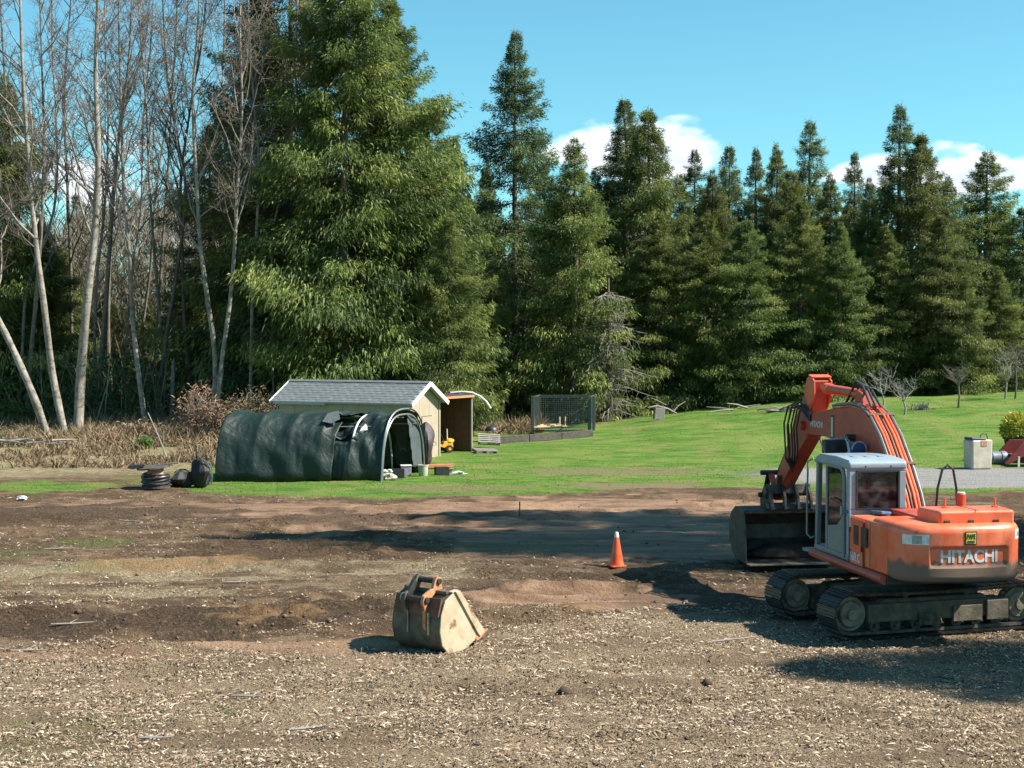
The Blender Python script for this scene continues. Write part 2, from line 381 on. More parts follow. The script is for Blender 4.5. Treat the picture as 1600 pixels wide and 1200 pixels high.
def bark_mat(name, a, b, c, scale=5.):
    m, nt, N, L, B = new_mat(name); tc = N.new('ShaderNodeTexCoord')
    mp = N.new('ShaderNodeMapping'); mp.inputs['Scale'].default_value = (1, 1, .35); L.new(tc.outputs['Object'], mp.inputs[0])
    col = node_mix(N, L, node_map(N, L, node_noise(N, L, mp.outputs[0], scale, 6, .65), .38, .62), a, b)
    mp2 = N.new('ShaderNodeMapping'); mp2.inputs['Scale'].default_value = (1, 1, 2.2); L.new(tc.outputs['Object'], mp2.inputs[0])
    col = node_mix(N, L, node_map(N, L, node_noise(N, L, mp2.outputs[0], 2.6, 7, .75), .50, .62), col, c)
    L.new(col, B.inputs['Base Color']); B.inputs['Roughness'].default_value = .9
    node_bump(N, L, node_noise(N, L, mp.outputs[0], 14, 5), .5, .03, B); return m
M['alder'] = bark_mat('pale_alder_bark', (.31, .285, .245), (.20, .18, .15), (.11, .10, .075))
M['alder_dark'] = bark_mat('dark_alder_bark', (.15, .135, .11), (.10, .09, .07), (.19, .18, .13))
M['twig'] = bark_mat('alder_twigs', (.15, .125, .105), (.20, .165, .135), (.115, .085, .075))
M['bark'] = bark_mat('brown_cedar_bark', (.105, .078, .055), (.15, .115, .085), (.07, .055, .04), 8)
M['dead'] = bark_mat('bleached_dead_wood', (.30, .27, .235), (.22, .195, .165), (.17, .15, .13), 8)
M['fruit'] = bark_mat('grey_fruit_tree_bark', (.30, .28, .25), (.22, .205, .18), (.36, .37, .33), 8)
def leaf_mat(name, dark, mid, light, trans=.36, rough=.55):
    m, nt, N, L, B = new_mat(name); out = N['Material Output']
    at_ = N.new('ShaderNodeAttribute'); at_.attribute_name = 'tint'
    r = N.new('ShaderNodeValToRGB'); L.new(at_.outputs['Fac'], r.inputs[0])
    e = r.color_ramp.elements; e[0].color = dark + (1,); e[1].color = light + (1,); k = e.new(.5); k.color = mid + (1,)
    oi = N.new('ShaderNodeObjectInfo'); hs = N.new('ShaderNodeHueSaturation'); L.new(r.outputs[0], hs.inputs['Color'])
    L.new(node_map(N, L, oi.outputs['Random'], 0, 1, .478, .512, False), hs.inputs['Hue'])
    ml = N.new('ShaderNodeMath'); ml.operation = 'FRACT'; m2 = N.new('ShaderNodeMath'); m2.operation = 'MULTIPLY'; L.new(oi.outputs['Random'], m2.inputs[0]); m2.inputs[1].default_value = 7.3; L.new(m2.outputs[0], ml.inputs[0])
    L.new(node_map(N, L, ml.outputs[0], 0, 1, .82, 1.18, False), hs.inputs['Value'])
    L.new(hs.outputs[0], B.inputs['Base Color']); B.inputs['Roughness'].default_value = rough; B.inputs['Specular IOR Level'].default_value = .3
    t = N.new('ShaderNodeBsdfTranslucent'); L.new(hs.outputs[0], t.inputs[0])
    mx = N.new('ShaderNodeMixShader'); mx.inputs[0].default_value = trans
    L.new(B.outputs[0], mx.inputs[1]); L.new(t.outputs[0], mx.inputs[2]); L.new(mx.outputs[0], out.inputs[0]); return m
M['cedar'] = leaf_mat('cedar_sprays', (.034, .060, .017), (.118, .165, .040), (.280, .315, .088))
M['fir'] = leaf_mat('fir_needles', (.036, .064, .026), (.115, .162, .060), (.245, .290, .115))
M['shrub'] = leaf_mat('yellow_green_shrub', (.14, .17, .02), (.30, .31, .035), (.46, .44, .07))
M['under'] = leaf_mat('dark_undergrowth', (.025, .050, .016), (.065, .110, .028), (.13, .18, .045))
M['dry'] = leaf_mat('dry_grass_stalks', (.085, .065, .03), (.24, .185, .10), (.40, .33, .20), .1, .8)
M['rusty_bush'] = leaf_mat('rusty_dead_foliage', (.13, .085, .05), (.27, .175, .095), (.38, .27, .16), .1, .8)
M['blade'] = leaf_mat('lawn_blades', (.070, .16, .018), (.11, .21, .030), (.18, .27, .055), .2, .6)
M['chip'] = leaf_mat('wood_chip_pieces', (.06, .043, .028), (.29, .22, .145), (.66, .58, .45), 0., .85)
M['clod'] = leaf_mat('soil_clods', (.045, .032, .022), (.095, .067, .045), (.19, .14, .095), 0., .95)
M['brush'] = leaf_mat('far_bare_brush', (.12, .115, .075), (.25, .235, .165), (.40, .37, .28), .1, .9)
# ------------------------------------------------------------------ ground
def rise(x):
    return np.interp(x, [-200, -60, -30, -20, -12, -3, 0, 5.6, 10.4, 15.6, 27.8, 60, 200], [1.5, .9, .5, .5, .7, .18, .12, .38, .97, 1.43, 1.85, 2.5, 4.0])
def zbase(x, y):
    x = np.asarray(x, float); y = np.asarray(y, float)
    return rise(x) * (sstep(57, 84, y) + np.clip(y - 84, 0, 300) * .006)
def ell(x, y, px, py, rx, ry, wob=.5, seed=3, sharp=.14):
    """a patch of ground given by its place in the photo: (x, depth) ellipse with a ragged edge"""
    d0 = depth_of(py); cx = at(px, d0); s = FPX / d0
    ax = rx / s; ay = max(.3, (depth_of(py - ry) - depth_of(py + ry)) / 2)
    q = ((x - cx) / ax) ** 2 + ((y - d0) / ay) ** 2
    q = np.sqrt(q) + wob * (fbm(x * 1.3, y * 1.9, seed, 6) - .5) * 2.4
    return 1 - sstep(1 - sharp, 1 + sharp, q)
def zones(x, y):
    Z = {}
    nz = fbm(x * .9, y * .9, 5, 5) - .5; big = fbm(x * .22, y * .35, 9, 3) - .5
    # lawn's near edge, depth as a function of x (photo row turned into metres)
    ex = [-30, -16, -11.5, -10.5, -4, 0, 4, 7.5, 9, 12, 30]
    ed = [70, 60, 54, 47.0, 45.2, 46.0, 47.6, 48.6, 46.8, 46.2, 46]
    edge = np.interp(x, ex, ed) + nz * 1.6
    lawn = sstep(-.25, .45, y - edge)
    lawn = np.maximum(lawn, ell(x, y, 60, 762, 110, 9, .5, 41) * .9)
    lawn = np.maximum(lawn, ell(x, y, 250, 748, 60, 8, .6, 43) * .5)
    lawn = lawn * (1 - ell(x, y, 130, 745, 80, 10, .5, 47) * .4)
    wood = sstep(-2, 3, y - (np.interp(x, [-40, -13, -6, 0, 5, 10, 28, 60], [66, 66, 72, 78, 82, 84, 86, 90]) + big * 6))
    Z['dry'] = np.maximum(sstep(-2, 2, y - np.interp(x, [-40, -20, -12, -11, -3], [49.5, 51, 54, 70, 200]) + nz * 2), wood * .8)
    lawn = lawn * (1 - Z['dry'] * .85)
    grav = sstep(-.4, .4, 8.1 / 2 - np.abs(y - 52.2 + nz * .9)) * sstep(0, 3, x - 7.0 - nz * 2 - (np.abs(y - 53)) * .6)
    lawn = lawn * (1 - grav)
    Z['gravel'] = grav
    bare = ell(x, y, 720, 765, 130, 5, .7, 51) * .5 + ell(x, y, 1000, 760, 130, 5, .7, 53) * .7 + ell(x, y, 960, 738, 130, 5, .6, 54) * .6
    Z['bare'] = np.clip(bare, 0, 1)
    Z['lawn'] = np.clip(lawn * (1 - Z['bare'] * .8), 0, 1)
    mud = np.maximum.reduce([ell(x, y, 900, 806, 420, 30, .6, 61), ell(x, y, 330, 795, 360, 13, .5, 63) * .8, ell(x, y, 1000, 850, 280, 26, .5, 65) * .8,
                             ell(x, y, 880, 938, 200, 14, .7, 67), ell(x, y, 420, 1008, 250, 10, .6, 69) * .9, ell(x, y, 120, 1030, 170, 8, .6, 70) * .7])
    Z['mud'] = mud * (1 - lawn) * (1 - grav)
    dark = np.maximum.reduce([ell(x, y, 150, 975, 330, 24, .7, 71), ell(x, y, 120, 800, 230, 14, .7, 72) * .9, ell(x, y, 430, 960, 200, 16, .8, 73), ell(x, y, 560, 812, 240, 10, .9, 74) * .8,
                              ell(x, y, 900, 905, 190, 10, .8, 75) * .7, ell(x, y, 430, 860, 170, 14, .7, 76) * .8, ell(x, y, 1130, 935, 150, 16, .8, 77) * .5, ell(x, y, 820, 890, 120, 10, .8, 79) * .5])
    Z['dark'] = np.clip(dark, 0, 1) * (1 - lawn) * (1 - grav)
    Z['ochre'] = np.maximum.reduce([ell(x, y, 270, 882, 150, 10, .6, 81), ell(x, y, 560, 1005, 150, 7, .6, 82) * .7, ell(x, y, 430, 968, 90, 10, .8, 83) * .8, ell(x, y, 900, 952, 40, 8, .6, 84) * .8]) * (1 - lawn)
    Z['straw'] = np.maximum.reduce([ell(x, y, 140, 895, 260, 16, .7, 91), ell(x, y, 100, 930, 220, 8, .7, 92), ell(x, y, 620, 905, 260, 22, .7, 93), ell(x, y, 480, 895, 200, 12, .8, 94), ell(x, y, 1030, 865, 70, 5, .7, 95)]) * (1 - lawn) * (.15 + .85 * sstep(.40, .58, fbm(x * .7, y * 1.6, 97, 5)))
    Z['moss'] = np.maximum.reduce([ell(x, y, 90, 1160, 160, 40, .8, 101) * .55, ell(x, y, 150, 845, 50, 6, .9, 102), ell(x, y, 350, 1108, 40, 8, .9, 103) * .8, ell(x, y, 810, 855, 90, 5, .9, 104) * .7, ell(x, y, 30, 865, 50, 9, .9, 105) * .7, ell(x, y, 120, 890, 60, 5, .9, 106) * .5,
                                   ell(x, y, 920, 968, 40, 5, .9, 107) * .5, ell(x, y, 620, 1140, 40, 10, .9, 108) * .4]) * (1 - lawn)
    lim = np.interp(x, [-9, -5.5, -2.2, 0, 3.2, 6, 9], [22.2, 22.6, 23.2, 24.8, 26.0, 24.5, 24.0]) + (fbm(x * .6, y * .6, 111, 4) - .5) * 3
    Z['litter'] = (1 - sstep(-.8, .8, y - lim)) * (1 - .5 * sstep(.45, .62, fbm(x * .5, y * .9, 113, 4)))
    return Z
RUTS = [[(560, 975), (800, 972), (1000, 955), (1180, 915)], [(700, 905), (900, 895), (1050, 905)], [(0, 935), (200, 930), (450, 945), (620, 950)], [(0, 1000), (200, 985), (420, 960), (600, 930)],
        [(200, 1012), (420, 1000), (640, 985)], [(350, 872), (520, 862), (800, 868), (960, 890)], [(0, 815), (300, 800), (600, 795), (900, 790)], [(300, 830), (600, 815), (900, 805), (1150, 790)],
        [(0, 905), (300, 880), (560, 868)], [(640, 950), (850, 930), (1040, 925), (1200, 940)], [(0, 960), (250, 950), (500, 975)], [(100, 845), (350, 835), (650, 845)]]
def relief(x, y, Z):
    rough = 1 - np.maximum(Z['lawn'], Z['gravel'])
    near = 1 - sstep(48, 60, y)
    # wheel and track ruts run roughly across the view; clods between
    ruts = (fbm(x * .16 + 3, y * 1.15 + .25 * np.sin(x * .35), 21, 4) - .5) * .34
    lumps = (fbm(x * 1.3, y * 1.6, 23, 5) - .5) * .24
    fine = (fbm(x * 5, y * 5, 27, 3) - .5) * .05
    z_r = np.zeros_like(x)
    for k, pl in enumerate(RUTS):
        P = [(at(px, depth_of(py)), depth_of(py)) for px, py in pl]
        m = (x > -14) & (x < 14) & (y > 20) & (y < 46); xm, ym = x[m], y[m]; dm = np.full(xm.shape, 9.)
        for (ax, ay), (bx, by) in zip(P[:-1], P[1:]):
            t = np.clip(((xm - ax) * (bx - ax) + (ym - ay) * (by - ay)) / ((bx - ax) ** 2 + (by - ay) ** 2), 0, 1)
            dm = np.minimum(dm, np.hypot(xm - ax - t * (bx - ax), ym - ay - t * (by - ay)))
        dm = dm + (fbm(xm * .8, ym * .8, 200 + k, 3) - .5) * .5
        fade = sstep(.25, .6, fbm(xm * .3, ym * .3, 300 + k, 2))
        z_r[m] += fade * (-.13 * np.exp(-(dm / .22) ** 2) + .10 * np.exp(-((np.abs(dm) - .48) / .2) ** 2) * (.5 + fbm(xm * 3, ym * 3, 7, 3)))
    amp = (.45 + .75 * Z['dark'] + .25 * Z['straw']) * (1 - .35 * Z['mud'])
    z = (z_r + ruts * (1 - .4 * Z['mud']) + lumps * amp + fine * amp) * rough * near
    flat = np.maximum(sstep(5.6, 3.6, np.hypot(x - 5.9, y - 25.6)) , sstep(1.5, .8, np.hypot(x + .95, y - 23.3)))
    z = z * (1 - .85 * flat)
    z = z + Z['lawn'] * ((fbm(x * .5, y * .5, 31, 4) - .5) * .16 + .02) + (fbm(x * .25, y * .25, 33, 3) - .5) * .25 * sstep(60, 75, y)
    return z
def ground_z(x, y):
    x = np.atleast_1d(np.asarray(x, float)); y = np.atleast_1d(np.asarray(y, float))
    return zbase(x, y) + relief(x, y, zones(x, y))
def gz(x, y): return float(ground_z(x, y)[0])

def ground_material():
    m, nt, N, L, B = new_mat('yard_ground')
    geo = N.new('ShaderNodeNewGeometry'); v = geo.outputs['Position']
    def attr(n):
        a = N.new('ShaderNodeAttribute'); a.attribute_name = n; return a.outputs['Fac']
    n_big = node_noise(N, L, v, .55, 6, .6); n_mid = node_noise(N, L, v, 3.2, 6, .65); n_fine = node_noise(N, L, v, 16, 5, .7)
    mp = N.new('ShaderNodeMapping'); mp.inputs['Scale'].default_value = (.35, 1.6, 1); L.new(v, mp.inputs[0])
    n_str = node_noise(N, L, mp.outputs[0], 1.4, 7, .65)
    # chips and trampled straw over brown soil
    n_grit = node_noise(N, L, v, 42, 4, .7)
    col = node_mix(N, L, node_map(N, L, n_mid, .36, .62), (.088, .056, .033), (.205, .138, .083))
    col = node_mix(N, L, node_map(N, L, n_str, .50, .62, 0, .85), col, (.058, .037, .022))
    col = node_mix(N, L, node_map(N, L, n_str, .46, .34, 0, .75), col, (.29, .205, .125))
    col = node_mix(N, L, node_map(N, L, n_fine, .56, .72), col, (.34, .25, .155))
    vo = N.new('ShaderNodeTexVoronoi'); vo.inputs['Scale'].default_value = 13; L.new(v, vo.inputs['Vector'])
    col = node_mix(N, L, node_map(N, L, vo.outputs['Distance'], .16, .08), col, (.43, .36, .26))
    col = node_mix(N, L, node_map(N, L, n_big, .44, .62, 0, .8), col, (.095, .062, .038))
    li = node_mix(N, L, node_map(N, L, n_grit, .40, .62), (.10, .072, .047), (.47, .365, .24))
    li = node_mix(N, L, node_map(N, L, n_mid, .52, .68, 0, .7), li, (.12, .082, .05))
    li = node_mix(N, L, node_map(N, L, n_big, .52, .64, 0, .5), li, (.30, .205, .13))
    col = node_mix(N, L, attr('litter'), col, li)
    st = node_mix(N, L, node_map(N, L, n_fine, .40, .66), (.20, .155, .095), (.40, .335, .22))
    col = node_mix(N, L, attr('straw'), col, st)
    mudc = node_mix(N, L, node_map(N, L, n_str, .36, .64), (.20, .115, .070), (.37, .24, .155))
    mudc = node_mix(N, L, node_map(N, L, n_fine, .54, .66, 0, .7), mudc, (.105, .066, .042))
    col = node_mix(N, L, attr('mud'), col, mudc)
    dk = node_mix(N, L, node_map(N, L, n_fine, .42, .66), (.050, .034, .022), (.135, .088, .052))
    col = node_mix(N, L, attr('dark'), col, dk)
    oc = node_mix(N, L, node_map(N, L, n_mid, .4, .62), (.24, .135, .055), (.30, .20, .11))
    fo = N.new('ShaderNodeMath'); fo.operation = 'MULTIPLY'; L.new(attr('ochre'), fo.inputs[0]); L.new(node_map(N, L, n_mid, .35, .55, .25, .85), fo.inputs[1])
    col = node_mix(N, L, fo.outputs[0], col, oc)
    fm = N.new('ShaderNodeMath'); fm.operation = 'MULTIPLY'; L.new(attr('moss'), fm.inputs[0]); L.new(node_map(N, L, n_fine, .42, .60, .05, .9), fm.inputs[1])
    col = node_mix(N, L, fm.outputs[0], col, (.11, .155, .04))
    dr = node_mix(N, L, node_map(N, L, n_mid, .36, .62), (.19, .15, .09), (.36, .29, .18))
    dr = node_mix(N, L, node_map(N, L, n_big, .50, .66, 0, .5), dr, (.13, .16, .05))
    col = node_mix(N, L, attr('dry'), col, dr)
    # lawn: mown in sweeps, yellowed on the rise
    lw = node_mix(N, L, node_map(N, L, n_str, .36, .62), (.056, .150, .016), (.140, .250, .040))
    lw = node_mix(N, L, node_map(N, L, n_big, .46, .66, 0, .75), lw, (.235, .235, .075))
    lw = node_mix(N, L, node_map(N, L, node_noise(N, L, v, .22, 5, .6), .50, .66, 0, .7), lw, (.20, .26, .06))
    lw = node_mix(N, L, node_map(N, L, node_noise(N, L, v, 1.3, 7, .7), .60, .70, 0, .8), lw, (.20, .165, .085))
    lw = node_mix(N, L, node_map(N, L, n_fine, .58, .72, 0, .35), lw, (.19, .26, .06))
    lw = node_mix(N, L, node_map(N, L, node_noise(N, L, mp.outputs[0], 3.2, 5, .6), .58, .72, 0, .75), lw, (.045, .115, .014))
    col = node_mix(N, L, attr('lawn'), col, lw)
    col = node_mix(N, L, attr('bare'), col, (.25, .20, .12))
    gv = node_mix(N, L, node_map(N, L, n_fine, .38, .64), (.22, .215, .21), (.40, .395, .385))
    gv = node_mix(N, L, node_map(N, L, n_str, .48, .66, 0, .6), gv, (.19, .18, .17))
    col = node_mix(N, L, attr('gravel'), col, gv)
    L.new(col, B.inputs['Base Color']); B.inputs['Specular IOR Level'].default_value = .2
    L.new(node_map(N, L, attr('mud'), 0, 1, .95, .62), B.inputs['Roughness'])
    ad = N.new('ShaderNodeMath'); ad.operation = 'MULTIPLY_ADD'; L.new(n_fine, ad.inputs[0]); ad.inputs[1].default_value = .8; L.new(n_mid, ad.inputs[2])
    ad2 = N.new('ShaderNodeMath'); ad2.operation = 'MULTIPLY_ADD'; L.new(n_grit, ad2.inputs[0]); ad2.inputs[1].default_value = .45; L.new(ad.outputs[0], ad2.inputs[2])
    b = node_bump(N, L, ad2.outputs[0], .9, .14, B)
    L.new(node_map(N, L, attr('mud'), 0, 1, .9, .8), b.inputs['Strength'])
    return m
def make_ground():
    def axis(segs):
        out = []
        for a, b, s in segs: out += list(np.arange(a, b, s))
        return np.array(out)
    neg = -np.geomspace(26, 1500, 26)[::-1]; pos = np.geomspace(26, 1500, 26)
    xs = np.concatenate([neg, axis([(-25.6, -9, .3), (-9, 10, .085), (10, 25.8, .3)]), pos])
    ys = np.concatenate([-np.geomspace(6, 1500, 14)[::-1], axis([(-5, 14, 1.0), (14, 36, .085), (36, 50, .13), (50, 66, .3), (66, 110, .9)]), np.geomspace(112, 2500, 26)])
    X, Y = np.meshgrid(xs, ys); sh = X.shape; x = X.ravel(); y = Y.ravel()
    Z = zones(x, y); z = zbase(x, y) + relief(x, y, Z)
    V = np.stack([x, y, z], 1)
    idx = np.arange(x.size).reshape(sh)
    F = np.stack([idx[:-1, :-1], idx[:-1, 1:], idx[1:, 1:], idx[1:, :-1]], -1).reshape(-1, 4)
    fl = Z['lawn'][F].mean(1); fg = Z['gravel'][F].mean(1)
    lab = np.where(fg > .5, 2, np.where((fl > .5), 1, 0))
    mat = ground_material()
    for k, nm, lb in ((0, 'dirt_yard', 'bare brown dirt yard covered in wood chips and wheel ruts'), (1, 'lawn', 'mown green lawn rising towards the conifers'), (2, 'gravel_drive', 'grey gravel drive crossing the lawn')):
        Fk = F[lab == k]; used, inv = np.unique(Fk, return_inverse=True)
        me = np_mesh(nm, V[used], inv.reshape(-1, 4), True, {n: ('POINT', a[used]) for n, a in Z.items()})
        o = mesh_obj(nm, me, mat); tag(o, lb, nm.replace('_', ' ').split()[-1], kind='structure')
make_ground()
# ------------------------------------------------------------------ excavator
EX_YAW = 9.0
EXC = (6.68, 25.15)
def build_excavator():
    root = empty('excavator', (EXC[0], EXC[1], 0.0), R(90 + EX_YAW), 'orange tracked excavator with pale cab parked on the dirt yard, boom reaching away', 'excavator')
    # ---- crawler tracks
    TA = R(17) - R(90 + EX_YAW); HL, RB, ZC = 1.58, .36, .405
    def belt(n):
        """points, tangents angle along the belt; sag on the top run"""
        P = []; arc = math.pi * RB; st = 2 * HL; tot = 2 * st + 2 * arc
        for i in range(n):
            s = tot * i / n
            if s < st: x = -HL + s; z = ZC + RB - .035 * math.sin(math.pi * s / st); a = 0
            elif s < st + arc: t = (s - st) / RB; x = HL + RB * math.sin(t); z = ZC + RB * math.cos(t); a = -t
            elif s < 2 * st + arc: q = s - st - arc; x = HL - q; z = ZC - RB; a = -math.pi
            else: t = (s - 2 * st - arc) / RB; x = -HL - RB * math.sin(t); z = ZC - RB * math.cos(t); a = -math.pi - t
            P.append((x, z, a))
        return P
    shoe = MB(); shoe.box((0, 0, .012), (.165, .60, .018))
    for gx in (-.055, .0, .055): shoe.box((gx, 0, .032), (.016, .60, .026), taper=(.6, 1))
    shoe_me = None
    for side in (-1, 1):
        off = side * .93
        fr = MB(); fr.box((0, 0, .40), (2.55, .30, .30)); fr.box((0, 0, .57), (2.1, .20, .08), taper=(.9, .6))
        frame = fr.build('track_frame', M['frame_mud'] if side < 0 else M['track_mud'], root, .02)
        frame.rotation_euler = (0, 0, TA); frame.location = (-math.sin(TA) * off, math.cos(TA) * off, 0)
        P = belt(98)
        for yy in (-.11, .11):
            ch = MB()
            for i in range(98):
                x0, z0, a0 = P[i]; x1, z1, a1 = P[(i + 1) % 98]
                nx, nz = (math.sin(-(a0)), math.cos(a0))
                ch.bar((x0 - nx * .04, yy, z0 - nz * .04), (x1 - nx * .04, yy, z1 - nz * .04), .05, .075, up=(0, 1, 0))
            ch.build('track_chain', M['track_mud'], frame)
        for sx, nm in ((-1, 'idler_wheel'), (1, 'drive_sprocket')):
            w = MB(); w.tube([(sx * HL, -.10, ZC), (sx * HL, .10, ZC)], .285, 28)
            w.tube([(sx * HL, -.155, ZC), (sx * HL, -.10, ZC)], [.20, .23], 24); w.tube([(sx * HL, .10, ZC), (sx * HL, .155, ZC)], [.23, .20], 24)
            w.tube([(sx * HL, -.20, ZC), (sx * HL, .20, ZC)], .09, 14)
            if sx > 0:
                for k in range(18):
                    a = 2 * math.pi * k / 18; w.box((sx * HL + .30 * math.cos(a), 0, ZC + .30 * math.sin(a)), (.06, .08, .06), (0, -a, 0))
            w.build(nm, M['idler'], frame, .012)
        for k in range(7):
            w = MB(); x = -1.14 + k * .38; w.tube([(x, -.13, .195), (x, -.07, .195), (x, -.06, .195), (x, .06, .195), (x, .07, .195), (x, .13, .195)], [.10, .10, .075, .075, .10, .10], 14)
            w.tube([(x, -.19, .195), (x, .19, .195)], .035, 8); w.build('track_roller', M['track_mud'], frame)
        for x in (-.55, .6):
            w = MB(); w.tube([(x, -.09, .665), (x, .09, .665)], .05, 12); w.build('carrier_roller', M['track_mud'], frame)
        g = MB(); g.box((.55, -.20 * 1, .33), (.55, .03, .26)); g.build('track_guard', M['frame_mud'], frame, .01)
        g = MB(); g.box((-.2, -.20, .27), (.34, .03, .2)); g.build('track_guard', M['track_mud'], frame, .01)
        g = MB(); g.box((1.12, -.19, .36), (.42, .05, .34)); g.build('motor_cover', M['frame_mud'], frame, .02)
        for x, z, a in belt(50):
            if shoe_me is None:
                o = shoe.build('track_shoe', M['shoe_steel'], frame); shoe_me = o.data
            else: o = mesh_obj('track_shoe', shoe_me, None, frame)
            o.location = (x, 0, z); o.rotation_euler = (0, -a, 0)
    # ---- lower body
    b = MB(); b.box((0, 0, .60), (1.1, 1.0, .30)); lower = b.build('undercarriage', M['steel_dark'], root, .03); lower.rotation_euler = (0, 0, TA)
    for sx in (-1, 1):
        for sy in (-1, 1):
            g = MB(); g.bar((sx * .35, sy * .3, .6), (sx * .85, sy * .85, .48), .30, .24); g.build('cross_leg', M['steel_dark'], lower, .02)
    b = MB(); b.cyl((0, 0, .72), (0, 0, .98), .56, 32); b.build('swing_bearing', M['steel_dark'], root, .015)
    # ---- revolving deck
    b = MB(); b.box((-.15, 0, 1.02), (3.3, 2.06, .14)); b.build('deck', M['steel_dark'], root, .02)
    b = MB(); b.tube([(-1.75, 1.06, 1.03), (1.45, 1.06, 1.03)], .075, 12); b.build('deck_rail', M['orange_shaded'], root, smooth=True)
    b = MB(); b.prism([(1.45, 1.02), (1.85, 1.10), (1.85, .2), (1.45, .15)], 1.0, 1.06, 'xy'); b.build('step_plate', M['cabgrey'], root, .01)
    # ---- counterweight: a rounded casting with a sunk name panel
    n = 120; W = 1.07; YS = -.06; rows = [(1.06, .05), (1.09, .02), (1.14, 0)] + [(1.14 + .70 * i / 34, 0) for i in range(1, 35)] + [(1.88, .012), (1.92, .035), (1.95, .075), (1.965, .13)]
    def plan(u):
        a = math.pi / 2 - math.pi * u; sy = math.sin(a); cy = math.cos(a)
        y = W * math.copysign(abs(sy) ** .42, sy); x = -1.25 - 1.12 * abs(cy) ** .36 + .13 * (y / W) ** 2; y += YS
        return x, y
    V = []; F = []; PN = (-.10 - .66, -.10 + .66, 1.285, 1.62)
    us = [i / (n - 1) for i in range(n)]
    for z, ins in rows:
        for u in us:
            x, y = plan(u); x0, y0 = plan(min(1, u + .004)); x1, y1 = plan(max(0, u - .004))
            tx, ty = x0 - x1, y0 - y1; l = math.hypot(tx, ty) or 1; nx, ny = -ty / l, tx / l   # candidate normal
            if nx * (x + .9) + ny * (y - YS) < 0: nx, ny = -nx, -ny
            d = ins
            dx = min(y - PN[0], PN[1] - y); dz = min(z - PN[2], PN[3] - z); e = min(dx, dz)
            if dx < .05 and dz < .05 and dx > 0 and dz > 0: e = .05 - math.hypot(.05 - dx, .05 - dz)
            d += .05 * float(sstep(0, .03, e))
            V.append((x - nx * d, y - ny * d, z))
    m = len(rows)
    for i in range(m - 1):
        for k in range(n - 1): F.append((i * n + k, i * n + k + 1, (i + 1) * n + k + 1, (i + 1) * n + k))
    F.append(tuple((m - 1) * n + k for k in range(n))); F.append(tuple(range(n - 1, -1, -1)))
    F.append(tuple([0] + [i * n for i in range(1, m)] + [i * n + n - 1 for i in range(m - 1, -1, -1)]))
    b = MB(); b.add(V, F); cw = b.build('counterweight', M['orange_cw'], root, smooth=True, angle=50)
    def on_cw(y, z, inset=0.0):
        lo, hi = 0., 1.
        for _ in range(40):
            mid = (lo + hi) / 2
            if plan(mid)[1] > y: lo = mid
            else: hi = mid
        x, yy = plan(lo); return x + inset
    def wrap(me, yc, zc, inset):
        """bend flat lettering (drawn in x,y) onto the curved back"""
        for v in me.vertices:
            y = yc - v.co.x; z = zc + v.co.y; d = v.co.z
            v.co = (on_cw(y, z) + inset - d, y, z)
        me.update()
    me = text_mesh('HITACHI', .265, .002, .008, .93); wrap(me, -.10, 1.455, .045); mesh_obj('name_lettering', me, M['decal_white'], cw)
    def patch(name, yc, zc, w, h, mat, inset, parent, t=.004):
        b = MB(); k = 6
        for i in range(k):
            y0 = yc - w / 2 + w * i / k; y1 = y0 + w / k
            xa, xb = on_cw(y0, zc) + inset, on_cw(y1, zc) + inset
            b.add([(xa, y0, zc - h / 2), (xb, y1, zc - h / 2), (xb, y1, zc + h / 2), (xa, y0, zc + h / 2), (xa - t, y0, zc - h / 2), (xb - t, y1, zc - h / 2), (xb - t, y1, zc + h / 2), (xa - t, y0, zc + h / 2)],
                  [(4, 5, 6, 7), (0, 3, 2, 1), (0, 1, 5, 4), (3, 7, 6, 2)])
        return b.build(name, mat, parent)
    stk = patch('dealer_sticker', -.09, 1.755, .20, .21, M['decal_black'], -.001, cw)
    patch('sticker_field', -.09, 1.755, .165, .175, M['decal_yellow'], -.006, stk)
    me = text_mesh('PAPE', .105, .001, .004, .62); wrap(me, -.09, 1.775, -.0125); mesh_obj('sticker_lettering', me, M['decal_black'], stk)
    patch('sticker_band', -.09, 1.70, .12, .03, M['decal_black'], -.0115, stk)
    rf = patch('reflector', .74, 1.73, .34, .155, M['decal_white'], -.001, cw)
    patch('reflector_centre', .74, 1.73, .13, .13, M['decal_grey'], -.006, rf)
    rf = patch('reflector', -1.00, 1.78, .20, .15, M['decal_white'], -.001, cw)
    patch('reflector_mark', -1.00, 1.78, .08, .07, M['decal_grey'], -.006, rf)
    # ---- engine hood and side boxes
    b = MB(); b.prism([(-2.14, .33), (-2.14, -.94), (-1.45, -1.0), (-1.45, .40)], 1.90, 2.16, 'xy'); b.build('engine_hood', M['orange'], root, .055, seg=3)
    b = MB(); b.prism([(-1.44, .38), (-1.44, -1.0), (-.35, -1.0), (-.35, .38)], 1.5, 2.0, 'xy'); b.build('engine_cover', M['orange_shaded'], root, .03)
    b = MB(); b.prism([(-1.75, .40), (-1.75, 1.02), (-.28, 1.06), (-.28, .40)], 1.08, 1.90, 'xy'); sb = b.build('side_compartment', M['orange'], root, .06, seg=3)
    b = MB(); b.prism([(-1.62, -1.13), (1.45, -1.13), (1.45, -.55), (-1.62, -.55)], 1.08, 1.80, 'xy'); b.build('tank_box', M['orange'], root, .05, seg=3)
    b = MB(); b.box((-.62, 1.06, 1.49), (.56, .012, .76)); dr = b.build('service_door', M['orange'], sb, .004)
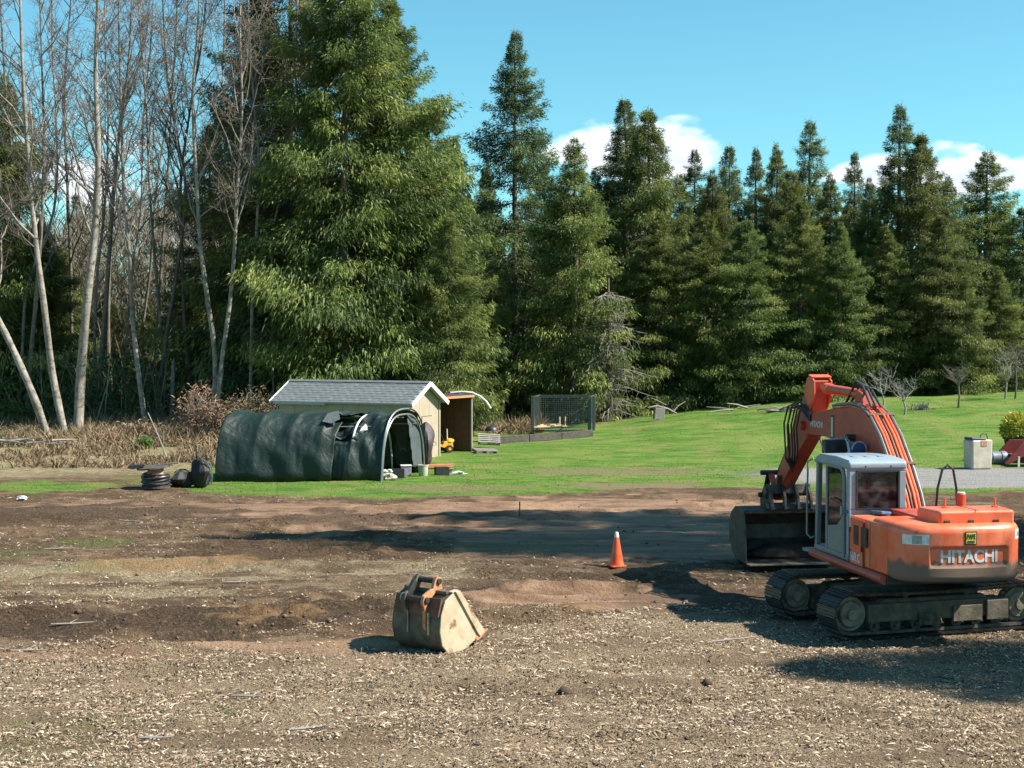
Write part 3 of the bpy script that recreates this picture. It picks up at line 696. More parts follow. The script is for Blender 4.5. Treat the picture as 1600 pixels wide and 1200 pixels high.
    for x, w in ((-.60, .20), (-.93, .24)):
        b = MB(); b.box((x, 1.066, 1.60), (w, .012, .32)); vt = b.build('vent_grille', M['decal_black'], sb)
        for k in range(8):
            l = MB(); l.box((x, 1.076, 1.46 + k * .04), (w - .02, .016, .012), (.5, 0, 0)); l.build('louvre', M['rust_brown'], vt)
    lettering('model_lettering', '160LC', .20, M['decal_white'], sb, basis((-1, 0, 0), (0, 0, 1), (0, 1, 0), (-.56, 1.072, 1.22)), .004, .85)
    b = MB(); b.box((-.05, .78, 1.93), (.12, .6, .05), (0, .1, .2)); b.box((-.42, .56, 1.94), (.30, .22, .06), (.1, .05, .3)); b.build('rubber_mat', M['blue_cloth'], root, .02)
    for xx in (-.30, -.90, -1.20):
        b = MB(); b.box((xx, 1.072, 1.50), (.012, .006, .78)); b.build('panel_seam', M['decal_black'], sb)
    for zz in (1.30, 1.66):
        b = MB(); b.box((-.34, 1.078, zz), (.05, .012, .09)); b.build('door_hinge', M['steel_dark'], sb, .004)
    b = MB(); b.box((-.86, 1.078, 1.40), (.04, .02, .10)); b.build('door_latch', M['steel_dark'], sb, .004)
    for yy in (-.62, -.2, .2):
        b = MB(); b.box((-2.145, yy, 1.985), (.02, .10, .05)); b.build('hood_latch', M['steel_dark'], root, .006)
    b = MB(); b.box((-1.8, -.3, 2.163), (.70, .012, .006)); b.build('hood_seam', M['decal_black'], root)
    # exhaust, lifting eyes, hand loop
    b = MB(); b.cyl((-1.35, -.42, 1.9), (-1.35, -.42, 2.34), .075, 18); ex = b.build('exhaust_stack', M['red'], root, .01)
    b = MB(); b.cyl((-1.35, -.42, 2.34), (-1.35, -.42, 2.365), .062, 16); b.build('exhaust_cap', M['decal_white'], ex)
    for y in (.05, -.80):
        b = MB(); b.cyl((-1.75, y, 2.14), (-1.75, y, 2.31), .017, 8); b.box((-1.75, y, 2.165), (.08, .08, .03)); b.build('hood_pin', M['orange'], root)
    b = MB(); b.tube([(-.1, -.56, 1.78), (-.1, -.60, 2.30), (-.1, -.68, 2.62), (-.1, -.78, 2.70), (-.1, -.88, 2.62), (-.1, -.94, 2.3), (-.1, -.97, 1.78)], .022, 8); b.build('grab_hoop', M['hose'], root, smooth=True)
    # ---- cab
    x0, x1, y0, y1, zb, zt = -.20, 1.44, .02, 1.03, 1.09, 2.81
    cab = MB(); cab.box(((x0 + x1) / 2, (y0 + y1) / 2, zb + .05), (x1 - x0, y1 - y0, .10)); cabo = cab.build('cab_floor', M['cabgrey'], root, .02)
    rf = MB(); rf.prism([(x0 - .02, zt - .16), (x0 - .02, zt - .05), (x0 + .05, zt), (x0 + .6, zt + .035), (x1 - .3, zt + .02), (x1 - .02, zt - .07), (x1 + .02, zt - .16)], y0 - .02, y1 + .02); roof = rf.build('cab_roof', M['cabwhite'], root, .045, seg=3)
    for k in range(3):
        g = MB(); g.box((x0 + .62, y0 + .28 + k * .24, zt + .026), (.50, .10, .02)); g.build('roof_rib', M['cabwhite'], roof, .008)
    # rear wall with its window opening
    wy0, wy1, wz0, wz1 = y0 + .13, y1 - .13, 1.98, 2.62
    b = MB(); b.box((x0 + .03, (y0 + y1) / 2, (1.19 + wz0) / 2), (.06, y1 - y0, wz0 - 1.19)); b.box((x0 + .03, (y0 + y1) / 2, (wz1 + zt - .15) / 2), (.06, y1 - y0, zt - .15 - wz1))
    b.box((x0 + .03, (y0 + wy0) / 2, (wz0 + wz1) / 2), (.06, wy0 - y0, wz1 - wz0)); b.box((x0 + .03, (y1 + wy1) / 2, (wz0 + wz1) / 2), (.06, y1 - wy1, wz1 - wz0))
    rear = b.build('cab_rear_wall', M['cabwhite'], root, .012)
    b = MB(); b.box((x0 + .03, (wy0 + wy1) / 2, (wz0 + wz1) / 2), (.012, wy1 - wy0, wz1 - wz0)); b.build('rear_window', M['glass_dark'], rear)
    b = MB()
    for a, c in (((wy0, wz0), (wy1, wz0)), ((wy1, wz0), (wy1, wz1)), ((wy1, wz1), (wy0, wz1)), ((wy0, wz1), (wy0, wz0))): b.bar((x0 - .008, a[0], a[1]), (x0 - .008, c[0], c[1]), .03, .03)
    b.build('window_seal', M['rubber'], rear)
    for y in (y0 + .28, y1 - .28):
        b = MB(); b.cyl((x0 - .02, y, 2.70), (x0 + .01, y, 2.70), .02, 8); b.build('bolt', M['decal_black'], rear)
    # posts
    def post(p, q, w, nm='cab_post', mt='cabgrey'):
        b = MB(); b.bar(p, q, w[0], w[1], up=(1, 0, 0)); return b.build(nm, M[mt], root, .015)
    post((x1 - .06, y1 - .05, 1.18), (x1 - .12, y1 - .05, zt - .12), (.09, .10)); post((x1 - .06, y0 + .05, 1.18), (x1 - .12, y0 + .05, zt - .12), (.08, .10))
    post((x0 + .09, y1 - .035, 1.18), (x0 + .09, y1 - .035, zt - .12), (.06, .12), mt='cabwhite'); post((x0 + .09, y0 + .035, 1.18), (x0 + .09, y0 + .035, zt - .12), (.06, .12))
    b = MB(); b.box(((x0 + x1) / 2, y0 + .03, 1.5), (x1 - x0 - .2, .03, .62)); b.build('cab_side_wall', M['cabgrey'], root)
    b = MB(); b.box(((x0 + x1) / 2, y0 + .03, 2.27), (x1 - x0 - .25, .01, .84)); b.build('side_window', M['glass'], root)
    b = MB(); b.box((x1 - .09, (y0 + y1) / 2, 2.05), (.012, y1 - y0 - .18, 1.3)); b.build('windscreen', M['glass'], root)
    # door: rounded top at the rear, glazed above a curved sill
    dx0, dx1, dz0, dz1 = x0 + .17, x0 + 1.02, 1.13, 2.70
    outer = [(dx0, dz0), (dx0, dz1 - .22), (dx0 + .06, dz1 - .06), (dx0 + .2, dz1), (dx1, dz1), (dx1, dz0)]
    inner = [(dx0 + .07, dz0 + .07), (dx0 + .07, dz1 - .25), (dx0 + .12, dz1 - .12), (dx0 + .22, dz1 - .07), (dx1 - .07, dz1 - .07), (dx1 - .07, dz0 + .07)]
    b = MB(); k = len(outer)
    for yy in (y1 - .02, y1 + .03): b.v += [(p[0], yy, p[1]) for p in outer] + [(p[0], yy, p[1]) for p in inner]
    for i in range(k):
        j = (i + 1) % k
        b.f += [(i, j, k + j, k + i), (2 * k + i, 3 * k + i, 3 * k + j, 2 * k + j), (i, 2 * k + i, 2 * k + j, j), (k + i, k + j, 3 * k + j, 3 * k + i)]
    door = b.build('cab_door', M['cabgrey'], root, .012)
    b = MB(); b.prism([(dx0 + .07, dz0 + .07), (dx0 + .07, 1.98), (dx0 + .14, 1.80), (dx0 + .35, 1.66), (dx1 - .07, 1.60), (dx1 - .07, dz0 + .07)], y1 - .01, y1 + .015); b.build('door_panel', M['cabgrey'], door, .01)
    b = MB(); b.prism([(dx0 + .07, 1.98), (dx0 + .07, dz1 - .25), (dx0 + .12, dz1 - .12), (dx0 + .22, dz1 - .07), (dx1 - .07, dz1 - .07), (dx1 - .07, 1.60), (dx0 + .35, 1.66), (dx0 + .14, 1.80)], y1 - .002, y1 + .006); b.build('door_window', M['glass_dark'], door)
    b = MB(); b.tube([(dx0 + .10, y1 + .035, 2.08), (dx0 + .14, y1 + .06, 2.06), (dx0 + .5, y1 + .06, 2.10), (dx0 + .54, y1 + .035, 2.10)], .014, 8); b.build('door_rail', M['blackplastic'], door, smooth=True)
    b = MB(); b.box((dx0 + .07, y1 + .045, 1.93), (.05, .03, .16)); b.build('door_latch', M['cabwhite'], door, .008)
    b = MB(); b.tube([(x1 - .02, y1 + .03, 2.72), (x1 + .06, y1 + .10, 2.66), (x1 + .07, y1 + .11, 1.9), (x1 + .07, y1 + .11, 1.35), (x1 + .03, y1 + .05, 1.28), (x1 - .06, y1 + .03, 1.32)], .018, 8); b.build('grab_rail', M['cabgrey'], root, smooth=True)
    # seat and controls
    b = MB(); b.box((.38, .58, 1.50), (.50, .50, .16)); b.box((.12, .58, 1.85), (.14, .48, .62), (0, -.15, 0)); b.box((.36, .58, 1.30), (.35, .4, .3)); st = b.build('seat', M['seat'], root, .05, seg=3)
    b = MB(); b.box((.06, .72, 2.38), (.09, .20, .20)); b.build('headrest', M['cream'], st, .05, seg=3)
    for y in (.24, .92):
        b = MB(); b.box((.55, y, 1.58), (.55, .16, .30)); cs = b.build('control_console', M['blackplastic'], root, .03)
        b = MB(); b.tube([(.78, y, 1.7), (.80, y, 1.95)], .02, 8); b.lump((.80, y, 1.99), (.035, .035, .06), 2); b.build('joystick', M['blackplastic'], cs, smooth=True)
    b = MB(); b.box((1.22, .25, 1.75), (.14, .26, .85)); b.build('dash_column', M['blackplastic'], root, .03)
    # ---- boom
    BY = -.28; BW = .21
    prof = [(.25, 1.62), (.18, 1.86), (.34, 2.14), (.72, 2.62), (1.18, 3.10), (1.62, 3.42), (2.05, 3.57), (2.5, 3.60), (3.4, 3.52), (4.4, 3.40), (4.95, 3.30), (5.14, 3.18), (5.12, 2.98), (4.9, 2.92), (3.9, 2.95), (2.95, 2.90), (2.45, 2.78), (2.0, 2.44), (1.45, 1.95), (.8, 1.62), (.45, 1.50)]
    b = MB(); b.prism(prof, BY - BW, BY + BW); boom = b.build('boom', M['orange_shaded'], root, .02)
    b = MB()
    for i in range(2, 8):   # top plate in the lighter orange along the back of the boom
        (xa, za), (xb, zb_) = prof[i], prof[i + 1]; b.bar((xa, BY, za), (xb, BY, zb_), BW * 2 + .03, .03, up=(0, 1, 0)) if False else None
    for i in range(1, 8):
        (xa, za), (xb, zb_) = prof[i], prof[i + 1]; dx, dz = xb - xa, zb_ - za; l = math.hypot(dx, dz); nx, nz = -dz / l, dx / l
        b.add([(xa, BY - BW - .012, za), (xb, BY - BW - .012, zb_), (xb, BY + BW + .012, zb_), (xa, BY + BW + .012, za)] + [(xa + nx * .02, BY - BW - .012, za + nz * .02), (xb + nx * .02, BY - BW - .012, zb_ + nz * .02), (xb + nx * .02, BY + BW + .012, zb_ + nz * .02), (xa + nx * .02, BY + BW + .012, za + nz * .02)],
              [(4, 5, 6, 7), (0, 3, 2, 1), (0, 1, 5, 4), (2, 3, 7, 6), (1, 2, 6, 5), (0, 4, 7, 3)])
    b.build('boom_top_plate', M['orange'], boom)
    def off_path(d, i0=1, i1=9):
        P = []
        for i in range(i0, i1):
            (xa, za), (xb, zb_) = prof[max(i - 1, 0)], prof[i + 1]; dx, dz = xb - xa, zb_ - za; l = math.hypot(dx, dz)
            P.append((prof[i][0] - dz / l * d, prof[i][1] + dx / l * d))
        return P
    for k, (yy, rr, mt) in enumerate([(-.20, .030, 'pipe_grey'), (-.12, .026, 'orange'), (-.05, .024, 'orange'), (.02, .022, 'hose'), (.08, .026, 'orange'), (.14, .022, 'orange'), (.20, .028, 'pipe_grey')]):
        b = MB(); b.tube([(x, BY + yy, z) for x, z in off_path(.055 + .01 * (k % 3))], rr, 8); b.build('hydraulic_pipe', M[mt], boom, smooth=True)
    for i in (3, 5):
        x, z = off_path(.07)[i - 1]; b = MB(); b.box((x, BY, z), (.06, BW * 2 + .10, .05), (0, -.7, 0)); b.build('pipe_clamp', M['rust_brown'], boom, .01)
    for zt_, xx in ((3.02, 2.30),):
        b = MB(); b.cyl((xx, BY - BW - .16, zt_), (xx, BY + BW + .16, zt_), .07, 16); b.build('boom_pin', M['blackplastic'], boom)
    lettering('boom_lettering', 'HITACHI', .17, M['decal_white'], boom, basis((-1, 0, 0), (0, 0, 1), (0, 1, 0), (4.25, BY + BW + .004, 3.16)), .002)
    b = MB(); b.box((3.40, BY + BW + .004, 3.16), (.17, .008, .46)); dc = b.build('boom_sticker', M['decal_black'], boom)
    b = MB(); b.box((3.40, BY + BW + .010, 3.16), (.11, .006, .38)); b.build('sticker_field', M['cream'], dc)
    # boom cylinders either side
    for yy in (BY - .36, BY + .36):
        b = MB(); b.cyl((1.25, yy, 1.30), (1.85, yy, 2.25), .085, 16); bc = b.build('boom_cylinder', M['orange_shaded'], root, smooth=True)
        b = MB(); b.cyl((1.85, yy, 2.25), (2.30, yy, 3.02), .042, 12); b.build('cylinder_rod', M['chrome'], bc, smooth=True)
    # arm cylinder on top
    b = MB(); b.prism([(2.1, 3.5), (2.25, 3.86), (2.45, 3.90), (2.7, 3.5)], BY - .10, BY + .10); b.build('cylinder_bracket', M['orange_shaded'], boom, .01)
    b = MB(); b.cyl((2.40, BY, 3.82), (4.25, BY, 3.88), .095, 18); ac = b.build('arm_cylinder', M['red'], root, smooth=True)
    b = MB(); b.cyl((4.05, BY, 3.873), (4.27, BY, 3.88), .115, 18); b.build('cylinder_gland', M['orange'], ac, smooth=True)
    b = MB(); b.cyl((4.25, BY, 3.88), (4.72, BY, 3.90), .05, 12); b.build('cylinder_rod', M['red'], ac, smooth=True)
    # ---- arm (stick): tall tail plates above the pivot
    ap = [(4.52, 4.02), (4.70, 4.10), (4.86, 4.06), (5.48, 3.34), (6.35, 2.40), (7.12, 1.56), (7.08, 1.40), (6.92, 1.36), (6.40, 1.80), (5.55, 2.44), (4.95, 2.86), (4.72, 3.10), (4.66, 3.42)]
    b = MB(); b.prism(ap, BY - .155, BY + .155); arm = b.build('arm', M['orange_shaded'], root, .018)
    for s in (-1, 1):
        b = MB(); b.prism([(4.44, 3.72), (4.46, 4.03), (4.66, 4.13), (4.86, 4.08), (5.02, 3.80), (4.74, 3.40)], BY + s * .165, BY + s * .195); b.build('arm_ear', M['orange'], arm, .008)
    b = MB(); b.box((4.64, BY, 4.115), (.20, .42, .035), (0, -.2, 0)); b.build('arm_end_plate', M['orange'], arm, .008)
    b = MB(); b.cyl((4.98, BY - .30, 3.10), (4.98, BY + .30, 3.10), .09, 18); b.build('arm_pin', M['orange_shaded'], arm, smooth=True)
    # bucket cylinder on the outer side of the arm
    b = MB(); b.cyl((5.52, BY, 3.50), (6.35, BY, 2.66), .075, 14); bc = b.build('bucket_cylinder', M['red'], root, smooth=True)
    b = MB(); b.cyl((6.35, BY, 2.66), (7.12, BY, 1.94), .04, 12); b.build('cylinder_rod', M['steel_dark'], bc, smooth=True)
    for s in (-1, 1):
        b = MB(); b.bar((7.12, BY + s * .17, 1.95), (6.84, BY + s * .17, 1.62), .05, .13, up=(0, 1, 0)); b.build('bucket_link', M['orange_shaded'], root, .01)
        b = MB(); b.bar((7.12, BY + s * .21, 1.95), (7.38, BY + s * .21, 1.45), .05, .12, up=(0, 1, 0)); b.build('bucket_link', M['steel_dark'], root, .01)
    b = MB(); b.cyl((7.12, BY - .34, 1.95), (7.12, BY + .40, 1.95), .055, 12); b.build('link_pin', M['steel_dark'], root)
    # ---- wide ditching bucket, mouth towards the machine
    KY0, KY1 = BY - .90, BY + .98; kc = (KY0 + KY1) / 2
    sp = [(6.48, 1.16), (6.7, 1.26), (7.05, 1.24), (7.36, 1.08), (7.5, .78), (7.46, .46), (7.26, .22), (6.92, .11), (6.48, .09), (6.22, .08)]
    def shell(outline, t):
        b = MB(); n = len(outline); inn = []
        for i in range(n):
            (xa, za), (xb, zb_) = outline[max(i - 1, 0)], outline[min(i + 1, n - 1)]; dx, dz = xb - xa, zb_ - za; l = math.hypot(dx, dz); inn.append((outline[i][0] + dz / l * -t, outline[i][1] - dx / l * -t))
        return b, outline, inn
    def shell_mesh(outline, t, ya, yb):
        b = MB(); n = len(outline); inn = []
        for i in range(n):
            (xa, za), (xb, zb_) = outline[max(i - 1, 0)], outline[min(i + 1, n - 1)]; dx, dz = xb - xa, zb_ - za; l = math.hypot(dx, dz)
            inn.append((outline[i][0] + dz / l * t, outline[i][1] - dx / l * t))
        V = [(p[0], y, p[1]) for y in (ya, yb) for p in outline] + [(p[0], y, p[1]) for y in (ya, yb) for p in inn]; F = []
        for i in range(n - 1):
            F += [(i, i + 1, n + i + 1, n + i), (2 * n + i, 3 * n + i, 3 * n + i + 1, 2 * n + i + 1), (i, 2 * n + i, 2 * n + i + 1, i + 1), (n + i, n + i + 1, 3 * n + i + 1, 3 * n + i)]
        F += [(0, n, 3 * n, 2 * n), (n - 1, 3 * n - 1, 4 * n - 1, 2 * n - 1)]
        b.add(V, F); return b
    bk = shell_mesh(sp, .03, KY0, KY1).build('ditching_bucket', M['bucket_steel'], root)
    for y in (KY0, KY1):
        b = MB(); b.prism([(6.32, .12)] + [(6.4, .66)] + sp, y - .022, y + .022); b.build('bucket_side_plate', M['bucket_steel'], bk, .008)
    b = MB(); b.box((6.12, kc, .085), (.24, KY1 - KY0 + .06, .03)); b.build('cutting_edge', M['idler'], bk, .006)  # paler than the bucket: the lit look of the lip is in the colour
    b = MB(); b.box((6.49, kc, 1.17), (.10, KY1 - KY0 + .03, .09)); b.build('bucket_torque_tube', M['bucket_steel'], bk, .015)
    b = MB(); b.lump((6.95, kc - .1, .18), (.42, .85, .22), 7, 18, 8, .5); b.build('soil_in_bucket', M['clod'], bk, smooth=True)
    for s in (-1, 1):
        b = MB(); b.prism([(6.8, 1.18), (6.84, 1.55), (6.98, 1.66), (7.3, 1.58), (7.5, 1.40), (7.48, 1.0), (7.2, 1.12)], BY + s * .26 - .03, BY + s * .26 + .03); b.build('bucket_ear', M['steel_dark'], bk, .01)
    b = MB(); b.cyl((6.96, BY - .36, 1.45), (6.96, BY + .36, 1.45), .055, 12); b.cyl((7.38, BY - .36, 1.44), (7.38, BY + .36, 1.44), .055, 12); b.build('bucket_pin', M['steel_dark'], bk)
    # ---- thumb with four curved tines closing over the mouth
    th = MB(); th.box((6.5, BY + .02, 1.62), (.16, 1.02, .22), (0, .5, 0)); thumb = th.build('thumb', M['bucket_steel'], root, .02)
    for k in range(4):
        y = BY - .42 + k * .29
        b = MB(); b.prism([(6.66, 1.66), (6.52, 1.76), (6.36, 1.70), (6.2, 1.50), (6.16, 1.24), (6.22, 1.18), (6.28, 1.38), (6.42, 1.50), (6.58, 1.50)], y - .028, y + .028); b.build('thumb_tine', M['bucket_steel'], thumb, .008)
    b = MB(); b.prism([(6.24, 1.24), (6.3, 1.34), (6.5, 1.36), (6.54, 1.22)], BY - .45, BY + .50); b.build('thumb_plate', M['bucket_steel'], thumb, .01)
    b = MB(); b.cyl((6.12, BY + .05, 2.14), (6.48, BY + .05, 1.70), .06, 12); b.build('thumb_cylinder', M['orange_shaded'], root, smooth=True)
    b = MB(); b.bar((6.45, BY + .20, 1.95), (6.5, BY + .20, 1.6), .10, .05); b.build('thumb_bracket', M['steel_dark'], root, .008)
    # ---- loose hoses round the boom/arm joint and up the arm
    rg = random.Random(5)
    for k in range(6):
        y = BY + .20 + .045 * k; s = rg.uniform(-.14, .14)
        b = MB(); b.tube([(4.55, BY + .23, 3.36 - .03 * k), (4.85, y, 3.46 + s), (5.1 + s, y + .04, 3.36 + s), (5.22 + 1.5 * s, y + .06, 3.0 + s), (5.24 + s, y + .03, 2.6 + s - .06 * k), (5.42 + s, y - .02, 2.3 + s), (5.66, BY + .18, 2.22 - .03 * k)], .019, 8); b.build('hydraulic_hose', M['hose'], root, smooth=True)
    for k in range(3):
        y = BY - .1 + .09 * k
        b = MB(); b.tube([(3.1, y, 3.60), (2.75, y, 3.78 + .05 * k), (2.45, y + .05, 3.98 + .05 * k), (2.1, y + .06, 3.92 + .04 * k), (1.75, y + .03, 3.62)], .024, 8); b.build('hydraulic_hose', M['hose'], root, smooth=True)
    b = MB(); b.tube([(5.50, BY, 3.60), (5.36, BY + .02, 3.62), (5.12, BY + .1, 3.66), (4.95, BY + .18, 3.4)], .022, 8); b.build('hydraulic_hose', M['hose'], root, smooth=True)
    # things above the cab roof: work lamp box, round lamp
    b = MB(); b.box((2.35, .30, 2.86), (.20, .44, .26)); wl = b.build('work_lamp', M['blackplastic'], root, .03)
    b = MB(); b.tube([(2.22, .08, 2.74), (2.22, .06, 2.98), (2.22, .14, 3.02), (2.22, .46, 3.0)], .018, 8); b.build('lamp_guard', M['cabwhite'], wl, smooth=True)
    b = MB(); b.tube([(1.9, .30, 2.5), (2.3, .30, 2.75)], .03, 8); b.build('lamp_stay', M['blackplastic'], wl)
    b = MB(); b.cyl((1.60, .12, 2.86), (1.72, .12, 2.86), .13, 20); rl = b.build('round_lamp', M['blue_lid'], root, .01)
    b = MB(); P = [(1.60, .12 + .135 * math.cos(a), 2.86 + .135 * math.sin(a)) for a in [math.pi * i / 12 for i in range(13)]]; b.tube(P, .014, 8); b.build('lamp_rim', M['cabwhite'], rl, smooth=True)
    b = MB(); b.tube([(1.55, .80, 2.80), (1.62, .86, 3.05), (1.60, .88, 3.1)], .012, 6); b.build('aerial', M['blackplastic'], root)
    return root
build_excavator()
# ------------------------------------------------------------------ loose bucket, cone
def build_loose_bucket():
    d = 22.95; x = at(664, d)
    root = empty('loose_bucket', (x + .0, d, gz(x, d) - .04), R(50), 'chipped cream and rusty excavator bucket standing alone on the chip-covered dirt', 'bucket')
    sp = [(.06, .95), (-.10, .86), (-.19, .66), (-.22, .40), (-.17, .18), (-.04, .05), (.16, .015), (.40, .06), (.66, .20)]
    ya, yb, t = -.50, .50, .028
    n = len(sp); inn = []
    for i in range(n):
        (xa, za), (xb, zb) = sp[max(i - 1, 0)], sp[min(i + 1, n - 1)]; dx, dz = xb - xa, zb - za; l = math.hypot(dx, dz)
        inn.append((sp[i][0] - dz / l * t, sp[i][1] + dx / l * t))
    b = MB(); V = [(p[0], y, p[1]) for y in (ya, yb) for p in sp] + [(p[0], y, p[1]) for y in (ya, yb) for p in inn]; F = []
    for i in range(n - 1):
        F += [(i, i + 1, n + i + 1, n + i), (2 * n + i, 3 * n + i, 3 * n + i + 1, 2 * n + i + 1), (i, 2 * n + i, 2 * n + i + 1, i + 1), (n + i, n + i + 1, 3 * n + i + 1, 3 * n + i)]
    F += [(0, n, 3 * n, 2 * n), (n - 1, 3 * n - 1, 4 * n - 1, 2 * n - 1)]
    b.add(V, F); sh = b.build('bucket_shell', M['bucket_dark'], root, smooth=True, angle=40)
    for y, mt in ((ya, 'bucket_cream'), (yb, 'bucket_dark')):
        b = MB(); b.prism(sp + [(.70, .26), (.15, .97)], y - .02, y + .02); pl = b.build('side_plate', M[mt], root, .01)
        b = MB(); s = -1 if y < 0 else 1; b.prism([(.10, .99), (.21, .99), (.80, .27), (.68, .20), (.62, .27)], y + s * .021, y + s * .05); b.build('side_cutter', M[mt], pl, .008)
        b = MB(); b.bar((.06, y - s * .03, .97), (.20, y - s * .03, .99), .10, .03); b.build('rim', M[mt], pl, .006)
    b = MB(); b.prism([(.60, .16), (.60, .20), (.86, .30), (.90, .28), (.66, .14)], ya - .03, yb + .03); b.build('cutting_edge', M['rust_orange'], root, .008)
    b = MB(); b.box((.07, 0, .965), (.16, .90, .05)); b.build('top_plate', M['bucket_dark'], root, .01)
    b = MB(); b.prism([(-.115, .87), (-.205, .62), (-.235, .62), (-.15, .90)], ya + .02, yb - .02); b.build('rust_patch_plate', M['rust_brown'], root, .006)
    # hook ears and cross pins at the top of the back
    for y, mt in ((-.20, 'rust_orange'), (.20, 'bucket_dark')):
        b = MB(); b.prism([(.16, .96), (.12, 1.17), (.03, 1.20), (-.03, 1.12), (-.06, 1.02), (-.17, .98), (-.27, .93), (-.30, .82), (-.25, .66), (-.255, .46), (-.20, .36), (-.20, .60), (-.12, .86), (-.02, .94)], y - .03, y + .03); b.build('hook_ear', M[mt], root, .01)
    for px_, pz in ((.06, 1.12), (-.22, .86)):
        b = MB(); b.cyl((px_, -.26, pz), (px_, .30, pz), .048, 16); pn = b.build('cross_pin', M['steel_dark'], root, .006)
        b = MB(); b.cyl((px_, .24, pz), (px_, .27, pz), .075, 16); b.build('pin_collar', M['pipe_grey'], pn)
    b = MB(); b.bar((-.03, .19, 1.10), (-.20, .19, .88), .08, .10); b.build('hook_bridge', M['steel_dark'], root, .015)
    for y in (-.28, .16):
        b = MB(); b.box((-.232, y, .50), (.02, .03, .34)); b.build('wear_strip', M['bucket_cream'] if y < 0 else M['pipe_grey'], root)
root_b = build_loose_bucket()
def build_cone():
    d = depth_of(891); x = at(964, d); z = gz(x, d)
    root = empty('traffic_cone', (x, d, z), .3, 'orange traffic cone with white tip standing on the mud', 'traffic cone')
    b = MB(); b.prism([(-.17, -.14), (-.14, -.17), (.14, -.17), (.17, -.14), (.17, .14), (.14, .17), (-.14, .17), (-.17, .14)], 0, .03, 'xy'); b.build('base', M['cone'], root, .006)
    b = MB(); b.lathe([(.155, .028), (.15, .05), (.050, .62)], 28); b.build('cone_body', M['cone'], root, smooth=True)
    b = MB(); b.lathe([(.0515, .618), (.036, .715), (.03, .725)], 24); b.build('tip', M['cone_white'], root, smooth=True)
build_cone()

